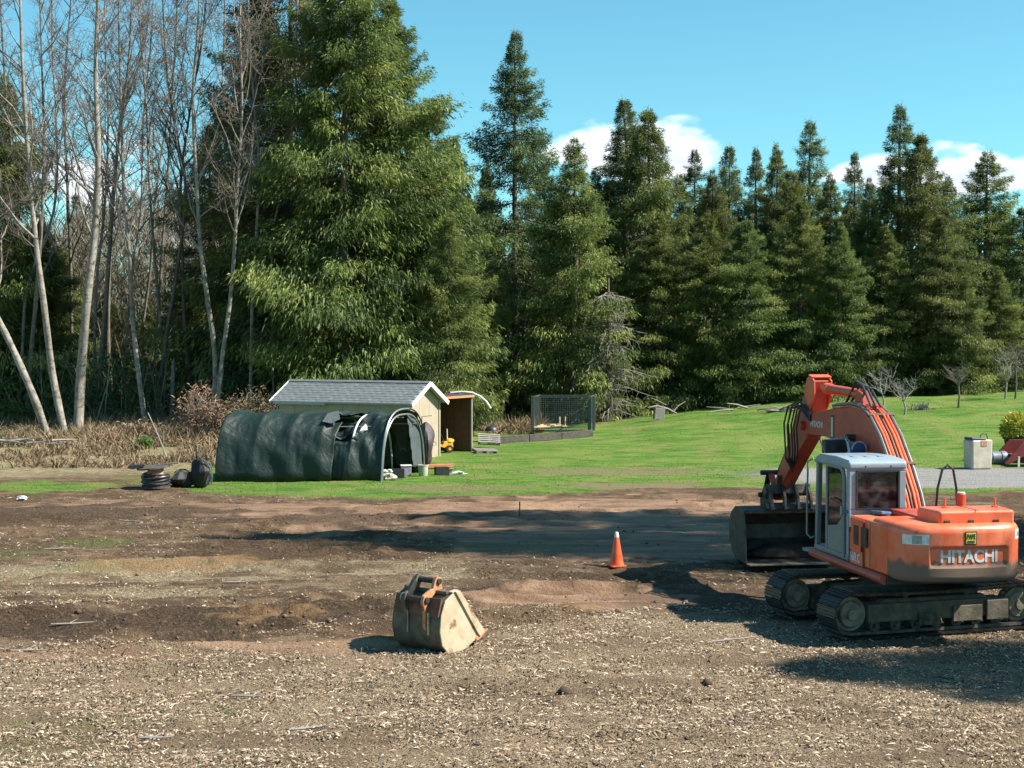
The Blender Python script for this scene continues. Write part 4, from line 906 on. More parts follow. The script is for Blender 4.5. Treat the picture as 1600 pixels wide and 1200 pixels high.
# ------------------------------------------------------------------ shed with lean-to
SHA = R(27)
def build_shed():
    ax, ay = -4.15, 59.3
    # local frame: X along the gable (away from the camera), Y along the long wall to the left, origin at the near gable corner
    root = empty('garden_shed', (ax, ay, 0), math.atan2(math.cos(SHA), math.sin(SHA)), 'beige garden shed with grey shingle roof behind the green tent shelter', 'shed')
    gw, Lw, ez, rz = 2.45, 6.4, 2.42, 3.12
    b = MB(); zb = -.1
    # front long wall (x=0) and gables, boarded in vertical panels
    for k in range(8):
        b = MB(); w = Lw / 8; b.box((.03, w * (k + .5), (zb + ez) / 2), (.06, w - .012, ez - zb)); b.build('wall_panel', M['siding'], root, .004)
    b = MB(); b.box((gw - .03, Lw / 2, (zb + ez) / 2), (.06, Lw, ez - zb)); b.build('back_wall', M['siding'], root)
    for y in (.03, Lw - .03):
        for k in range(3):
            w = (gw - .13) / 3; xa = .065 + k * w; xb = xa + w - .008
            za = ez + (rz - ez) * (1 - abs(xa - gw / 2) / (gw / 2)) - .06; zc = ez + (rz - ez) * (1 - abs(xb - gw / 2) / (gw / 2)) - .06
            P = [(xa, zb), (xb, zb), (xb, zc)] + ([(gw / 2, rz - .06)] if xa < gw / 2 < xb else []) + [(xa, za)]
            b = MB(); b.prism(P, y - .03, y + .03); b.build('gable_panel', M['siding'], root, .004)
    b = MB(); b.box((gw * .57, -.012, .92), (.78, .03, 1.66)); dr = b.build('shed_door', M['siding'], root, .006)
    b = MB()
    for a, c in (((gw * .57 - .40, .09), (gw * .57 - .40, 1.77)), ((gw * .57 - .40, 1.77), (gw * .57 + .40, 1.77)), ((gw * .57 + .40, 1.77), (gw * .57 + .40, .09))): b.bar((a[0], -.004, a[1]), (c[0], -.004, c[1]), .025, .02)
    b.build('door_gap', M['wood_dark'], dr)
    b = MB(); b.box((gw * .57 - .05, -.035, 1.0), (.10, .03, .04)); b.build('door_handle', M['blackplastic'], dr)
    for x in (.03, gw - .03):
        b = MB(); b.box((x, -.005, (zb + ez) / 2), (.10, .08, ez - zb - .04)); b.build('corner_board', M['siding'], root, .006)
    # roof: two slopes, shingle courses laid one over the next
    oh, og = .24, .28; sl = math.atan2(rz - ez, gw / 2); run = (gw / 2 + oh) / math.cos(sl); nrow = 9; ncol = 22
    sh_me = None
    for side in (-1, 1):
        b = MB(); c = (gw / 2 + side * (gw / 2 + oh) / 2, Lw / 2, (rz + ez) / 2 - math.sin(sl) * oh / 2 * 1.0 + .0)
        b.box(c, (run, Lw + 2 * og, .05), (0, side * sl, 0)); rf = b.build('roof', M['trimgrey'], root)
        if side > 0:
            b = MB(); b.box((c[0], c[1], c[2] + .05), (run, Lw + 2 * og, .03), (0, side * sl, 0)); b.build('shingle_sheet', M['shingle'], rf); continue
        for r in range(nrow):
            for q in range(ncol):
                w = (Lw + 2 * og) / ncol; u = run * (r + .5) / nrow - run / 2   # along the slope from ridge to eave
                if sh_me is None:
                    s = MB(); s.box((0, 0, 0), (run / nrow * 1.25, w - .012, .014)); o = s.build('shingle', M['shingle'], rf); sh_me = o.data
                else: o = mesh_obj('shingle', sh_me, None, rf)
                h = .036 + .004 * ((r + q) % 2)
                y = -og + w * (q + .5 + (.5 if r % 2 else 0)); y = min(y, Lw + og - w / 2)
                o.location = (c[0] + side * u * math.cos(sl) + side * math.sin(sl) * h, y, c[2] - u * math.sin(sl) + math.cos(sl) * h); o.rotation_euler = (0, side * sl + .05, 0)
    b = MB(); b.prism([(gw / 2 - .14, rz + .02), (gw / 2, rz + .10), (gw / 2 + .14, rz + .02), (gw / 2, rz + .06)], -og - .01, Lw + og + .01); b.build('ridge_cap', M['shingle'], root)
    for y in (-og - .02, Lw + og + .02):
        for side in (-1, 1):
            xe = gw / 2 + side * (gw / 2 + oh + .02); z_e = rz - math.tan(sl) * (gw / 2 + oh + .02)
            b = MB(); b.bar((gw / 2, y, rz + .0), (xe, y, z_e), .035, .17, up=(0, 0, 1)); b.build('bargeboard', M['trimwhite'], root)
    b = MB(); b.box((-oh - .03, Lw - 1.2, ez - .14), (.03, 2.6, .13)); b.build('fascia_board', M['trimgrey'], root)
    b = MB(); b.box((-oh - .01, Lw / 2 - 1.2, ez - .10), (.025, Lw - 2.0, .07)); b.build('fascia_board', M['trimgrey'], root)
    # the open lean-to on the far side: brown boarding, flat roof
    lx0, lx1, ld, lh = gw + .02, gw + 2.75, 2.3, 2.52
    for k in range(7):
        b = MB(); w = (lx1 - lx0) / 7; b.box((lx0 + w * (k + .5), ld, lh / 2 - .1), (w - .014, .05, lh)); b.build('lean_to_board', M['wood_brown'], root)
    b = MB(); b.box((lx1, ld / 2, lh / 2 - .08), (.05, ld, lh)); b.build('lean_to_side', M['wood_brown'], root)
    b = MB(); b.box((lx0 + .02, ld / 2, lh / 2 - .08), (.03, ld, lh)); b.build('lean_to_inner_wall', M['wood_brown'], root)
    b = MB(); b.box((lx1, -.03, lh / 2 - .07), (.09, .07, lh + .02)); b.build('corner_post', M['wood_grey'], root, .01)
    for z in (.9, 1.7):
        b = MB(); b.box(((lx0 + lx1) / 2, ld - .05, z), (lx1 - lx0 - .1, .05, .09)); b.build('rail', M['wood_brown'], root)
    b = MB(); b.box(((lx0 + lx1) / 2 + .02, ld / 2, lh + .02), (lx1 - lx0 + .16, ld + .25, .06), (0, .02, 0)); b.build('lean_to_roof', M['bundle'], root, .01)
    b = MB(); b.box(((lx0 + lx1) / 2, -.14, lh - .05), (lx1 - lx0 + .1, .03, .10)); b.build('lean_to_fascia', M['wood_orange'], root, .006)
    b = MB(); b.box(((lx0 + lx1) / 2, ld / 2, .02), (lx1 - lx0 - .1, ld, .06)); b.build('lean_to_floor', M['wood_dark'], root)
    return root
build_shed()

# ------------------------------------------------------------------ tent shelter
def build_tent():
    NL, NR = Vector((at(336, 50.2), 50.2, 0)), Vector((at(594, 50.4), 50.4, 0))
    FL, FR = NL + Vector((1.15, 3.35, 0)), NR + Vector((1.35, 3.5, 0)); H = 2.42
    root = empty('tent_shelter', (0, 0, 0), 0, 'sagging dark green tarp tent shelter with torn cover beside the beige shed', 'tent')
    def arch(u, v, out=0.0, top=0.0):
        """u along the tent 0..1 (left..right), v across 0..1 (near foot..far foot)"""
        a = NL.lerp(NR, u); c = FL.lerp(FR, u); w = (c - a).length / 2; mid = (a + c) / 2; dirx = (c - a).normalized()
        t = -1 + 2 * v; s = math.copysign(abs(math.sin(t * math.pi / 2)) ** .72, t)
        z = (H + top) * max(0, math.cos(t * math.pi / 2)) ** .62
        k = 1 + out / w
        return mid + dirx * (s * w * (1 - .10 * z / H) * k) + Vector((0, 0, z * k))
    ribs = [0, .22, .42, .62, .80, 1.0]
    for r_ in ribs:
        b = MB(); b.tube([arch(r_, i / 26, -.13) for i in range(27)], .035, 8); b.build('hoop', M['pipe_white'] if .7 < r_ < .9 else M['pipe_grey'], root, smooth=True)
    for v in (.3, .5, .7):
        b = MB(); b.tube([arch(0, v, -.22), arch(1, v, -.22)], .025, 6); b.build('purlin', M['pipe_grey'], root)
    def cover(name, u0, u1, nu, nv, v0, v1, deform, keep, mat='tarp'):
        V = []; F = []; ok = {}
        for i in range(nu + 1):
            for j in range(nv + 1):
                u = u0 + (u1 - u0) * i / nu; v = v0 + (v1 - v0) * j / nv
                V.append(deform(u, v))
        for i in range(nu):
            for j in range(nv):
                u = u0 + (u1 - u0) * (i + .5) / nu; v = v0 + (v1 - v0) * (j + .5) / nv
                if keep(u, v): F.append((i * (nv + 1) + j, (i + 1) * (nv + 1) + j, (i + 1) * (nv + 1) + j + 1, i * (nv + 1) + j + 1))
        me = bpy.data.meshes.new(name); me.from_pydata([tuple(p) for p in V], [], F); me.update()
        for p in me.polygons: p.use_smooth = True
        o = mesh_obj(name, me, M[mat], root); s = o.modifiers.new('cloth_thickness', 'SOLIDIFY'); s.thickness = .012; return o
    def sag(u):
        e = 0
        for a, c in zip(ribs[:-1], ribs[1:]):
            if a <= u <= c: t = (u - a) / (c - a); e = math.sin(math.pi * t)
        return e
    def dL(u, v):
        e = sag(u); top = math.sin(math.pi * min(1, max(0, v)))
        w = -.085 * e * (.35 + .65 * top) + .03 * math.sin(v * 46 + u * 9) * e * (1 - top) + .06 * (fbm(np.array(u * 11.), np.array(v * 5.), 3, 4) - .5) * 2
        # skirt pulled into long folds towards the right foot
        low = max(0, 1 - v / .16) if v < .5 else 0
        w += .07 * low * math.sin(u * 30 + v * 40) * (.3 + u)
        tear = float(sstep(.50, .70, u)) * math.exp(-((v - .33) / .17) ** 2)
        p = arch(u, v, w); p.z -= .16 * tear * (1 + .3 * math.sin(u * 70)); p.z = max(p.z, .015); return p
    cover('cover', -.005, .70, 92, 64, 0, 1, dL, lambda u, v: not (u > .625 + .025 * math.sin(v * 40) and .34 < v < .47))
    def dR(u, v):
        e = sag(u); k = float(sstep(1.0, .66, u))
        w = -.10 * e - .02 + .05 * math.sin(v * 22 + u * 34) * e + .09 * (fbm(np.array(u * 18.), np.array(v * 9.), 13, 4) - .5) * 2
        # the cover has slipped: the left part of this length hangs down in swags
        sw = k * math.exp(-((v - .30) / .15) ** 2)
        p = arch(u, v, w - .16 * sw); p.z -= .30 * sw * (1 + .25 * math.sin(v * 60 + u * 12)); p.y -= .16 * sw * math.sin(v * 48); p.z = max(p.z, .015); return p
    cover('slipped_cover', .655, 1.0, 60, 64, 0, 1, dR, lambda u, v: not (u < .735 + .025 * math.sin(v * 31) and .34 < v < .48))
    # pale torn patch and lining where the cover is ripped
    def patch(name, pts, mat):
        b = MB(); n = len(pts); c = sum((Vector(p) for p in pts), Vector()) / n
        nrm = Vector((-.1, -.02, .0)); b.add([tuple(p) for p in pts] + [tuple(Vector(p) + Vector((0, .012, -.006))) for p in pts], [tuple(range(n)), tuple(range(2 * n - 1, n - 1, -1))] + [(i, (i + 1) % n, n + (i + 1) % n, n + i) for i in range(n)]); return b.build(name, M[mat], root)
    patch('torn_flap', [arch(.60, .37, .03), arch(.655, .40, .06), arch(.705, .29, .05), arch(.66, .25, .05), arch(.60, .27, .04)], 'flap')
    patch('bright_patch', [arch(.855, .185, .10), arch(.90, .19, .10), arch(.895, .215, .10), arch(.88, .235, .10), arch(.86, .205, .10)], 'pipe_white')
    # front hem: pale edging along the end hoop; grey door flap inside the mouth
    b = MB(); b.tube([arch(1.006, i / 30, .02) for i in range(0, 17)], .035, 8); b.build('front_edging', M['pipe_grey'], root, smooth=True)
    b = MB(); b.tube([arch(1.006, i / 30, .02) for i in range(16, 30)], .03, 8); b.build('front_edging', M['tarp'], root, smooth=True)
    V = []; F = []; nu, nv = 14, 18
    for i in range(nu + 1):
        for j in range(nv + 1):
            s = i / nu; t = j / nv; v = .50 + .44 * s
            top = arch(.985, v, -.06); bot = Vector((top.x, top.y, .28)); 
            left = arch(.985, .60, -.06)
            p = bot.lerp(top, t)
            if s < .35: p = p.lerp(Vector((p.x, p.y, p.z * (1 - .0))), .5)
            p.x += .05 * math.sin(s * 9 + t * 2); V.append(tuple(p))
    for i in range(nu):
        for j in range(nv):
            s = (i + .5) / nu; t = (j + .5) / nv
            if s > .42 - .30 * t: F.append((i * (nv + 1) + j, (i + 1) * (nv + 1) + j, (i + 1) * (nv + 1) + j + 1, i * (nv + 1) + j + 1))
    me = bpy.data.meshes.new('door_flap'); me.from_pydata(V, [], F); me.update()
    for p in me.polygons: p.use_smooth = True
    o = mesh_obj('door_flap', me, M['flap'], root); s = o.modifiers.new('cloth_thickness', 'SOLIDIFY'); s.thickness = .01
    # back wall and crumpled lining inside
    V = []; F = []
    for i in range(25): V += [tuple(arch(.01, i / 24, -.05)), (arch(.01, i / 24).x, arch(.01, i / 24).y, .0)]
    for i in range(24): F.append((2 * i, 2 * i + 1, 2 * i + 3, 2 * i + 2))
    b = MB(); b.add(V, F); b.build('end_wall', M['tarp_in'], root)
    b = MB(); q = arch(.93, .30); b.lump((q.x - .2, q.y + .2, .5), (.35, .5, .6), 3, 16, 10, .6); b.build('crumpled_lining', M['tarp_in'], root, smooth=True)
    return arch
tent_arch = build_tent()

# ------------------------------------------------------------------ clutter round the tent and shed
def put(name, px, py, label, cat, rz=0., group=None, dz=0.):
    ds = np.arange(12, 140, .1); rows_ = HOR + (CAM_H - zbase(at(px, ds), ds)) * FPX / ds     # first place along the line of sight
    d = float(ds[np.argmax(rows_ <= py)]); x = at(px, d); return empty(name, (x, d, gz(x, d) + dz), rz, label, cat, group)
def build_clutter():
    # cable spool with coil
    t = put('cable_spool', 242, 766, 'wooden cable spool with tilted top disc and coiled black hose at its foot', 'cable spool', .2)
    b = MB(); b.lathe([(.46, 0), (.46, .05)], 22); b.build('lower_disc', M['wood_dark'], t)
    b = MB(); b.lathe([(.26, .05), (.26, .62)], 20); b.build('drum', M['wood_orange'], t, smooth=True)
    b = MB(); b.lathe([(.50, 0), (.50, .05)], 22); o = b.build('upper_disc', M['wood_dark'], t); o.location = (-.10, 0, .64); o.rotation_euler = (.04, -.10, 0)
    for k in range(5):
        b = MB(); rr = .40 + .03 * (k % 2); b.tube([(rr * math.cos(a), rr * math.sin(a), .09 + .085 * k + .03 * math.sin(2 * a + k)) for a in [2 * math.pi * i / 26 for i in range(27)]], .05, 8); b.build('hose_coil', M['hose'], t, smooth=True)
    b = MB(); b.prism([(-.9, .66), (-.82, .74), (-.35, .77), (-.35, .71), (-.7, .62)], -.2, .2); b.build('torn_board', M['blackplastic'], t)
    b = MB(); b.bar((.05, .1, .72), (.75, -.1, .80), .10, .04); b.build('plank', M['wood_grey'], t)
    # black packs
    t = put('black_pack', 313, 763, 'tall black backpack with pale straps leaning against the green tent', 'bag', .3)
    b = MB(); b.lump((0, 0, .47), (.33, .26, .50), 4, 18, 14, .6); bd = b.build('body', M['bag'], t, smooth=True)
    b = MB(); b.bar((-.1, 0, .85), (-.16, 0, 1.30), .12, .05); b.build('handle', M['bag'], t, .01)
    for k in range(3):
        b = MB(); b.tube([(.05 + .10 * k, -.24, .95 - .04 * k), (.20 + .06 * k, -.30, .70), (.26 + .04 * k, -.30, .40), (.22 + .05 * k, -.27, .12)], .016, 6); b.build('strap', M['pipe_grey'] if k else M['bag'], t)
    t = put('black_sack', 284, 763, 'low black sack slumped between the spool and the backpack', 'bag', .1)
    b = MB(); b.lump((0, 0, .24), (.38, .28, .30), 9, 18, 12, .7); b.build('body', M['bag'], t, smooth=True)
    b = MB(); b.tube([(-.32, -.2, .12), (-.22, -.30, .40), (-.08, -.26, .56)], .02, 6); b.build('strap', M['pipe_grey'], t)
    t = put('leaning_pole', 262, 722, 'thin pale pole leaning to the left above the cable spool', 'pole')
    b = MB(); b.tube([(0, 0, 0), (-.42, .2, .95), (-.92, .45, 1.95)], [.035, .03, .022], 8); b.build('shaft', M['dead'], t, smooth=True)
    # white bucket, boxes and crates at the mouth of the tent
    t = put('white_bucket', 661, 747, 'white plastic pail standing at the mouth of the tent', 'pail')
    b = MB(); b.lathe([(.15, 0), (.185, .36), (.195, .36), (.195, .39), (.175, .39), (.14, .03)], 22); b.build('pail_body', M['tote'], t, smooth=True)
    b = MB(); b.tube([(.19 * math.cos(a), -.02, .34 - .16 * math.sin(a)) for a in [math.pi * i / 10 for i in range(11)]], .008, 5); b.build('bail_handle', M['wire'], t)
    t = put('black_crate', 690, 745, 'black plastic crate on the grass right of the white pail', 'crate', .3)
    for c, s in (((0, 0, .02), (.48, .34, .04)), ((0, -.16, .15), (.48, .025, .30)), ((0, .16, .15), (.48, .025, .30)), ((-.23, 0, .15), (.025, .30, .30)), ((.23, 0, .15), (.025, .30, .30))):
        b = MB(); b.box(c, s); b.build('panel', M['blackplastic'], t, .006)
    t = put('pale_box', 702, 744, 'small pale cardboard box beside the black crate', 'box', .2)
    b = MB(); b.box((0, 0, .11), (.22, .22, .22)); b.build('carton', M['tote'], t, .008)
    b = MB(); b.box((.02, -.13, .21), (.22, .10, .01), (-.5, 0, 0)); b.build('flap', M['tote'], t)
    t = put('crumpled_bag', 716, 743, 'crumpled pale plastic bag lying on the grass by the boxes', 'plastic bag')
    b = MB(); b.lump((0, 0, .05), (.25, .16, .08), 12, 12, 7, .8); b.build('sheet', M['decal_white'], t)
    t = put('lilac_box', 634, 746, 'faded lilac storage box inside the tent mouth', 'box', .15)
    b = MB(); b.box((0, 0, .17), (.34, .3, .34), taper=(1.08, 1.08)); b.build('tub', M['purple_box'], t, .015)
    b = MB(); b.box((0, 0, .36), (.40, .35, .04)); b.build('lid', M['decal_white'], t, .01)
    t = put('dark_bin', 622, 749, 'dark open bin at the tent mouth left of the lilac box', 'bin', .1)
    for c, s in (((0, 0, .02), (.4, .3, .04)), ((0, -.15, .16), (.4, .02, .32)), ((0, .15, .16), (.4, .02, .32)), ((-.2, 0, .16), (.02, .3, .32)), ((.2, 0, .16), (.02, .3, .32))):
        b = MB(); b.box(c, s); b.build('panel', M['blackplastic'], t, .005)
    t = put('heap_of_rags', 606, 752, 'heap of pale rags at the near foot of the tent hoop', 'rags')
    for k, (x, y, z, s) in enumerate([(0, 0, .10, .22), (-.12, .05, .26, .14), (.16, -.04, .08, .15), (.05, .02, .30, .10)]):
        b = MB(); b.lump((x, y, z), (s, s * .8, s * .7), 20 + k, 12, 8, .6); b.build('rag', M['tote'] if k % 2 == 0 else M['decal_white'], t, smooth=True)
    t = put('covered_bundle', 665, 731, 'tall bundle wrapped in dark plum tarp against the shed gable', 'bundle')
    b = MB(); b.lump((0, 0, .82), (.32, .42, .88), 31, 20, 14, .5); b.build('wrap', M['bundle'], t, smooth=True)
    b = MB(); b.tube([(.40 * math.cos(a), .45 * math.sin(a), .9 + .05 * math.sin(3 * a)) for a in [2 * math.pi * i / 20 for i in range(21)]], .012, 5); b.build('cord', M['wire'], t)
    t = put('orange_planks', 684, 733, 'short orange planks lying on the grass by the shed corner', 'planks', .2)
    for k in range(2):
        b = MB(); b.box((0.06 * k, .14 * k, .05 + .07 * k), (1.15, .2, .06), (0, 0, .1 * k)); b.build('plank', M['wood_orange'], t, .006)
    # yellow rotary tiller
    t = put('yellow_tiller', 698, 709, 'yellow garden tiller with upright handle in front of the brown lean-to', 'tiller', .4)
    b = MB(); b.box((0, 0, .36), (.50, .36, .26), taper=(.8, .85)); b.lump((.12, 0, .48), (.22, .18, .14), 3, 12, 8, .2); b.build('engine_cover', M['yellow'], t, .03)
    for y in (-.20, .20):
        b = MB(); b.tube([(.05, y - .04, .17), (.05, y + .04, .17)], .17, 18); w = b.build('wheel', M['rubber'], t, .015)
        b = MB(); b.tube([(.05, y - .05, .17), (.05, y + .05, .17)], .07, 12); b.build('hub', M['yellow'], w)
    b = MB(); b.box((-.28, 0, .30), (.25, .46, .10), (0, .3, 0)); b.build('tine_hood', M['yellow'], t, .015)
    for s in (-1, 1):
        b = MB(); b.tube([(-.1, s * .12, .4), (-.3, s * .16, .75), (-.55, s * .2, 1.02)], .016, 6); b.build('handlebar', M['blackplastic'], t)
    b = MB(); b.tube([(.02, .0, .5), (.0, 0, 1.02)], .03, 8); b.build('upright_pipe', M['pipe_white'], t)
    # pallets and a garden cart of grey wood beside the lean-to
    for k, (px, py, rot, lb) in enumerate([(758, 709, .05, 'weathered pallet leaning lowest beside the lean-to corner'), (764, 702, .35, 'weathered pallet propped on top behind the lower pallet')]):
        t = put('pallet', px, py, lb, 'pallet', .25, 'pallets by the lean-to', dz=.02 + .34 * k); t.rotation_euler = (rot, .05, .25 - .2 * k)
        for q in range(5):
            b = MB(); b.box((0, -.42 + .21 * q, .12), (1.0, .11, .022)); b.build('deck_slat', M['wood_grey'], t)
        for q in range(3):
            b = MB(); b.box((-.44 + .44 * q, 0, .06), (.09, .95, .09)); b.build('stringer', M['wood_grey'], t)
        for q in range(3):
            b = MB(); b.box((0, -.42 + .42 * q, .004), (1.0, .11, .02)); b.build('base_slat', M['wood_grey'], t)
    t = put('grill_lid', 768, 692, 'black domed kettle lid resting on the stacked pallets', 'lid', dz=.50)
    b = MB(); b.lathe([(.32, 0), (.30, .10), (.22, .2), (.08, .26), (.01, .27)], 18); b.build('dome', M['blackplastic'], t, smooth=True)
    b = MB(); b.lathe([(.04, .26), (.05, .31), (.02, .33)], 10); b.build('knob', M['wood_dark'], t)
    # bent white pipe over the lean-to
    x0, d0 = at(704, 64), 64.
    t = empty('bent_white_pipe', (x0, d0, 2.55), 0, 'white plastic pipe arching from the lean-to roof', 'pipe')
    P = [(0, 0, .05), (.5, 0, .10), (.95, 0, .06), (1.3, -.05, -.10), (1.55, -.05, -.32), (1.72, -.05, -.58)]
    b = MB(); b.tube(P, .045, 8); b.build('pipe', M['pipe_white'], t, smooth=True)
    b = MB(); b.tube([(1.70, -.05, -.555), (1.74, -.05, -.62)], .055, 8); b.build('end_collar', M['pipe_white'], t)
    # wire garden enclosure
    t = put('wire_enclosure', 875, 676, 'wire mesh garden enclosure with dark posts in front of the conifers', 'enclosure')
    dd = t.location.y; wl, wr = at(832, dd) - t.location.x, at(921, dd) - t.location.x; hh = 1.85
    for i, (x, y) in enumerate([(wl, 0), (wr, 0), (wr + .4, 2.4), (wl + .4, 2.4)]):
        b = MB(); b.box((x, y, hh / 2), (.16 if i < 2 else .1, .14, hh + .1)); b.build('post', M['post_green'], t, .01)
    b = MB(); b.box((wr + .22, -.05, hh / 2), (.12, .12, hh + .1)); b.build('post', M['post_green'], t, .01)
    for (a, c) in (((wl, 0), (wr, 0)), ((wr, 0), (wr + .4, 2.4)), ((wr + .4, 2.4), (wl + .4, 2.4)), ((wl + .4, 2.4), (wl, 0))):
        b = MB(); b.bar((a[0], a[1], hh), (c[0], c[1], hh), .05, .06); b.build('top_rail', M['post_green'], t)
        b = MB(); b.bar((a[0], a[1], .12), (c[0], c[1], .12), .05, .10); b.build('bottom_rail', M['post_green'], t)
        b = MB(); L_ = math.hypot(c[0] - a[0], c[1] - a[1]); nn = int(L_ / .11)
        for k in range(1, nn): f = k / nn; x = a[0] + (c[0] - a[0]) * f; y = a[1] + (c[1] - a[1]) * f; b.bar((x, y, .12), (x, y, hh), .007)
        for k in range(1, 16): z = .12 + (hh - .12) * k / 16; b.bar((a[0], a[1], z), (c[0], c[1], z), .007)
        b.build('wire_mesh', M['wire'], t)['kind'] = 'stuff'
    # long dark timbers edging the bed, with pale lumber on them
    A = Vector((at(772, 68.5), 68.5, 0)); Bp = Vector((at(925, 72.5), 72.5, 0))
    t = empty('timber_edging', (A.x, A.y, gz(A.x, A.y)), 0, 'long dark timbers edging the bed below the wire enclosure', 'timbers')
    for k in range(3):
        p = (Bp - A) * (k / 3); q = (Bp - A) * ((k + 1) / 3 - .005); zz = lambda v: gz(A.x + v.x, A.y + v.y) - gz(A.x, A.y)
        b = MB(); b.bar((p.x, p.y, zz(p) + .16), (q.x, q.y, zz(q) + .16), .25, .34); b.build('timber', M['wood_dark'], t, .015)
    t = put('pale_lumber', 868, 676, 'pale fresh lumber lying on the dark timber edging', 'lumber', .45, dz=.30)
    for k in range(3):
        b = MB(); b.box((.05 * k - .3, .10 * k, .04 + .05 * k), (1.9 - .3 * k, .12, .05), (0, 0, .06 * k)); b.build('board', M['wood_pale'], t, .005)
    for x in (.3, .62):
        b = MB(); b.box((x, .1, .28), (.06, .06, .5)); b.build('stake', M['wood_pale'], t, .005)
    # white tote tank, barrel, red trailer, potted shrub by the drive
    t = put('white_tank', 1529, 733, 'grubby white plastic tank with dark blue lid beside the gravel drive', 'tank', .30)
    b = MB(); b.box((0, 0, .56), (.86, .60, 1.12), taper=(1.06, 1.04)); b.build('tank_body', M['tote'], t, .07, seg=3)
    b = MB(); b.box((-.16, -.05, 1.15), (.62, .5, .10), (0, .05, 0)); b.build('lid', M['blue_lid'], t, .03)
    b = MB(); b.box((.05, -.31, .98), (.26, .03, .22)); b.build('rust_bracket', M['rust_orange'], t, .01)
    b = MB(); b.tube([(.08, 0, 1.14), (.12, 0, 1.28), (.24, 0, 1.34), (.38, 0, 1.30), (.43, 0, 1.12)], .02, 8); b.build('hoop_handle', M['hose'], t, smooth=True)
    t = put('grey_barrel', 1557, 727, 'grey blue barrel lying on its side behind the white tank', 'barrel', .15)
    b = MB(); b.tube([(-.4, 0, .26), (-.36, 0, .26), (-.2, 0, .26), (.2, 0, .26), (.36, 0, .26), (.42, 0, .26)], [.24, .265, .25, .25, .27, .24], 20); bd = b.build('drum', M['barrel'], t, smooth=True)
    for x in (-.2, .2):
        b = MB(); b.tube([(x - .02, 0, .26), (x + .02, 0, .26)], .275, 20); b.build('hoop', M['barrel'], t)
    t = put('red_trailer', 1592, 731, 'dark red tilted utility trailer at the right edge of the drive', 'trailer', .1)
    b = MB(); b.prism([(-.55, .14), (-.15, .62), (.20, .98), (1.9, .98), (1.9, .40), (.2, .40), (-.4, .10)], -.05, .0); b.build('side_panel', M['trailer_red'], t, .01)
    b = MB(); b.prism([(-.55, .14), (-.15, .62), (.20, .98), (1.9, .98), (1.9, .40), (.2, .40), (-.4, .10)], 1.2, 1.25); b.build('side_panel', M['trailer_red'], t, .01)
    b = MB(); b.box((1.0, .6, .42), (1.9, 1.2, .05)); b.build('bed', M['wood_dark'], t)
    b = MB(); b.tube([(.95, -.14, .28), (.95, -.06, .28)], .28, 20); w = b.build('wheel', M['rubber'], t, .02)
    b = MB(); b.tube([(.95, -.15, .28), (.95, -.05, .28)], .12, 14); b.build('rim', M['decal_white'], w)
    b = MB(); b.bar((.02, -.02, 0), (.02, -.02, .42), .07); b.build('jack_leg', M['decal_white'], t)
    # stump-like tipped board and limb by the wood edge
    t = put('tipped_table', 1030, 657, 'pale tipped board and bare limbs at the foot of the dark conifers', 'debris', .2)
    b = MB(); b.box((0, 0, .32), (.55, .3, .64), (0, .12, 0)); b.build('block', M['wood_grey'], t, .02)
    b = MB(); b.tube([(-.6, 0, .66), (-.1, 0, .74), (.5, -.05, .58), (.95, -.08, .34)], [.05, .07, .06, .04], 8); b.build('limb', M['dead'], t, smooth=True)
    b = MB(); b.tube([(.75, 0, .38), (1.1, .05, .75), (1.5, .05, .98)], [.05, .04, .02], 7); b.build('limb', M['dead'], t, smooth=True)
    b = MB(); b.tube([(.1, .1, .9), (-.2, .1, 1.1), (.4, 0, .8)], [.03, .03, .03], 6); b.build('limb', M['dead'], t, smooth=True)
    t = put('white_rag', 33, 781, 'small white scrap lying on the dirt at the far left', 'scrap')
    b = MB(); b.lump((0, 0, .05), (.18, .12, .07), 8, 10, 6, .7); b.build('scrap_sheet', M['decal_white'], t)
    t = put('survey_stake', 812, 812, 'thin dark survey stake standing in the shaded mud', 'stake')
    b = MB(); b.box((0, 0, .18), (.035, .035, .40)); b.build('stake', M['wood_dark'], t)
build_clutter()
# ------------------------------------------------------------------ vegetation
def sprays(P, D, Lg, Wd, droop, rg, tint):
    """bent tapering strips: start P, direction D; two quads each"""
    n = len(P); D = D / np.linalg.norm(D, axis=1, keepdims=True)
    rnd = rg.normal(size=(n, 3)); S = np.cross(D, rnd); S /= np.linalg.norm(S, axis=1, keepdims=True) + 1e-9
    Lg = Lg[:, None]; Wd = Wd[:, None]; dz = np.zeros((n, 3)); dz[:, 2] = -1
    mid = P + D * Lg * .5 + dz * Lg * droop * .15; D2 = D + dz * droop; D2 /= np.linalg.norm(D2, axis=1, keepdims=True)
    end = mid + D2 * Lg * .55
    V = np.stack([P - S * Wd * .25, P + S * Wd * .25, mid + S * Wd * .5, mid - S * Wd * .5, end + S * Wd * .14, end - S * Wd * .14], 1).reshape(-1, 3)
    b = np.arange(n)[:, None] * 6
    F = np.concatenate([b + np.array([[0, 1, 2, 3]]), b + np.array([[3, 2, 4, 5]])], 1).reshape(-1, 4)
    return V, F, np.repeat(tint, 6)
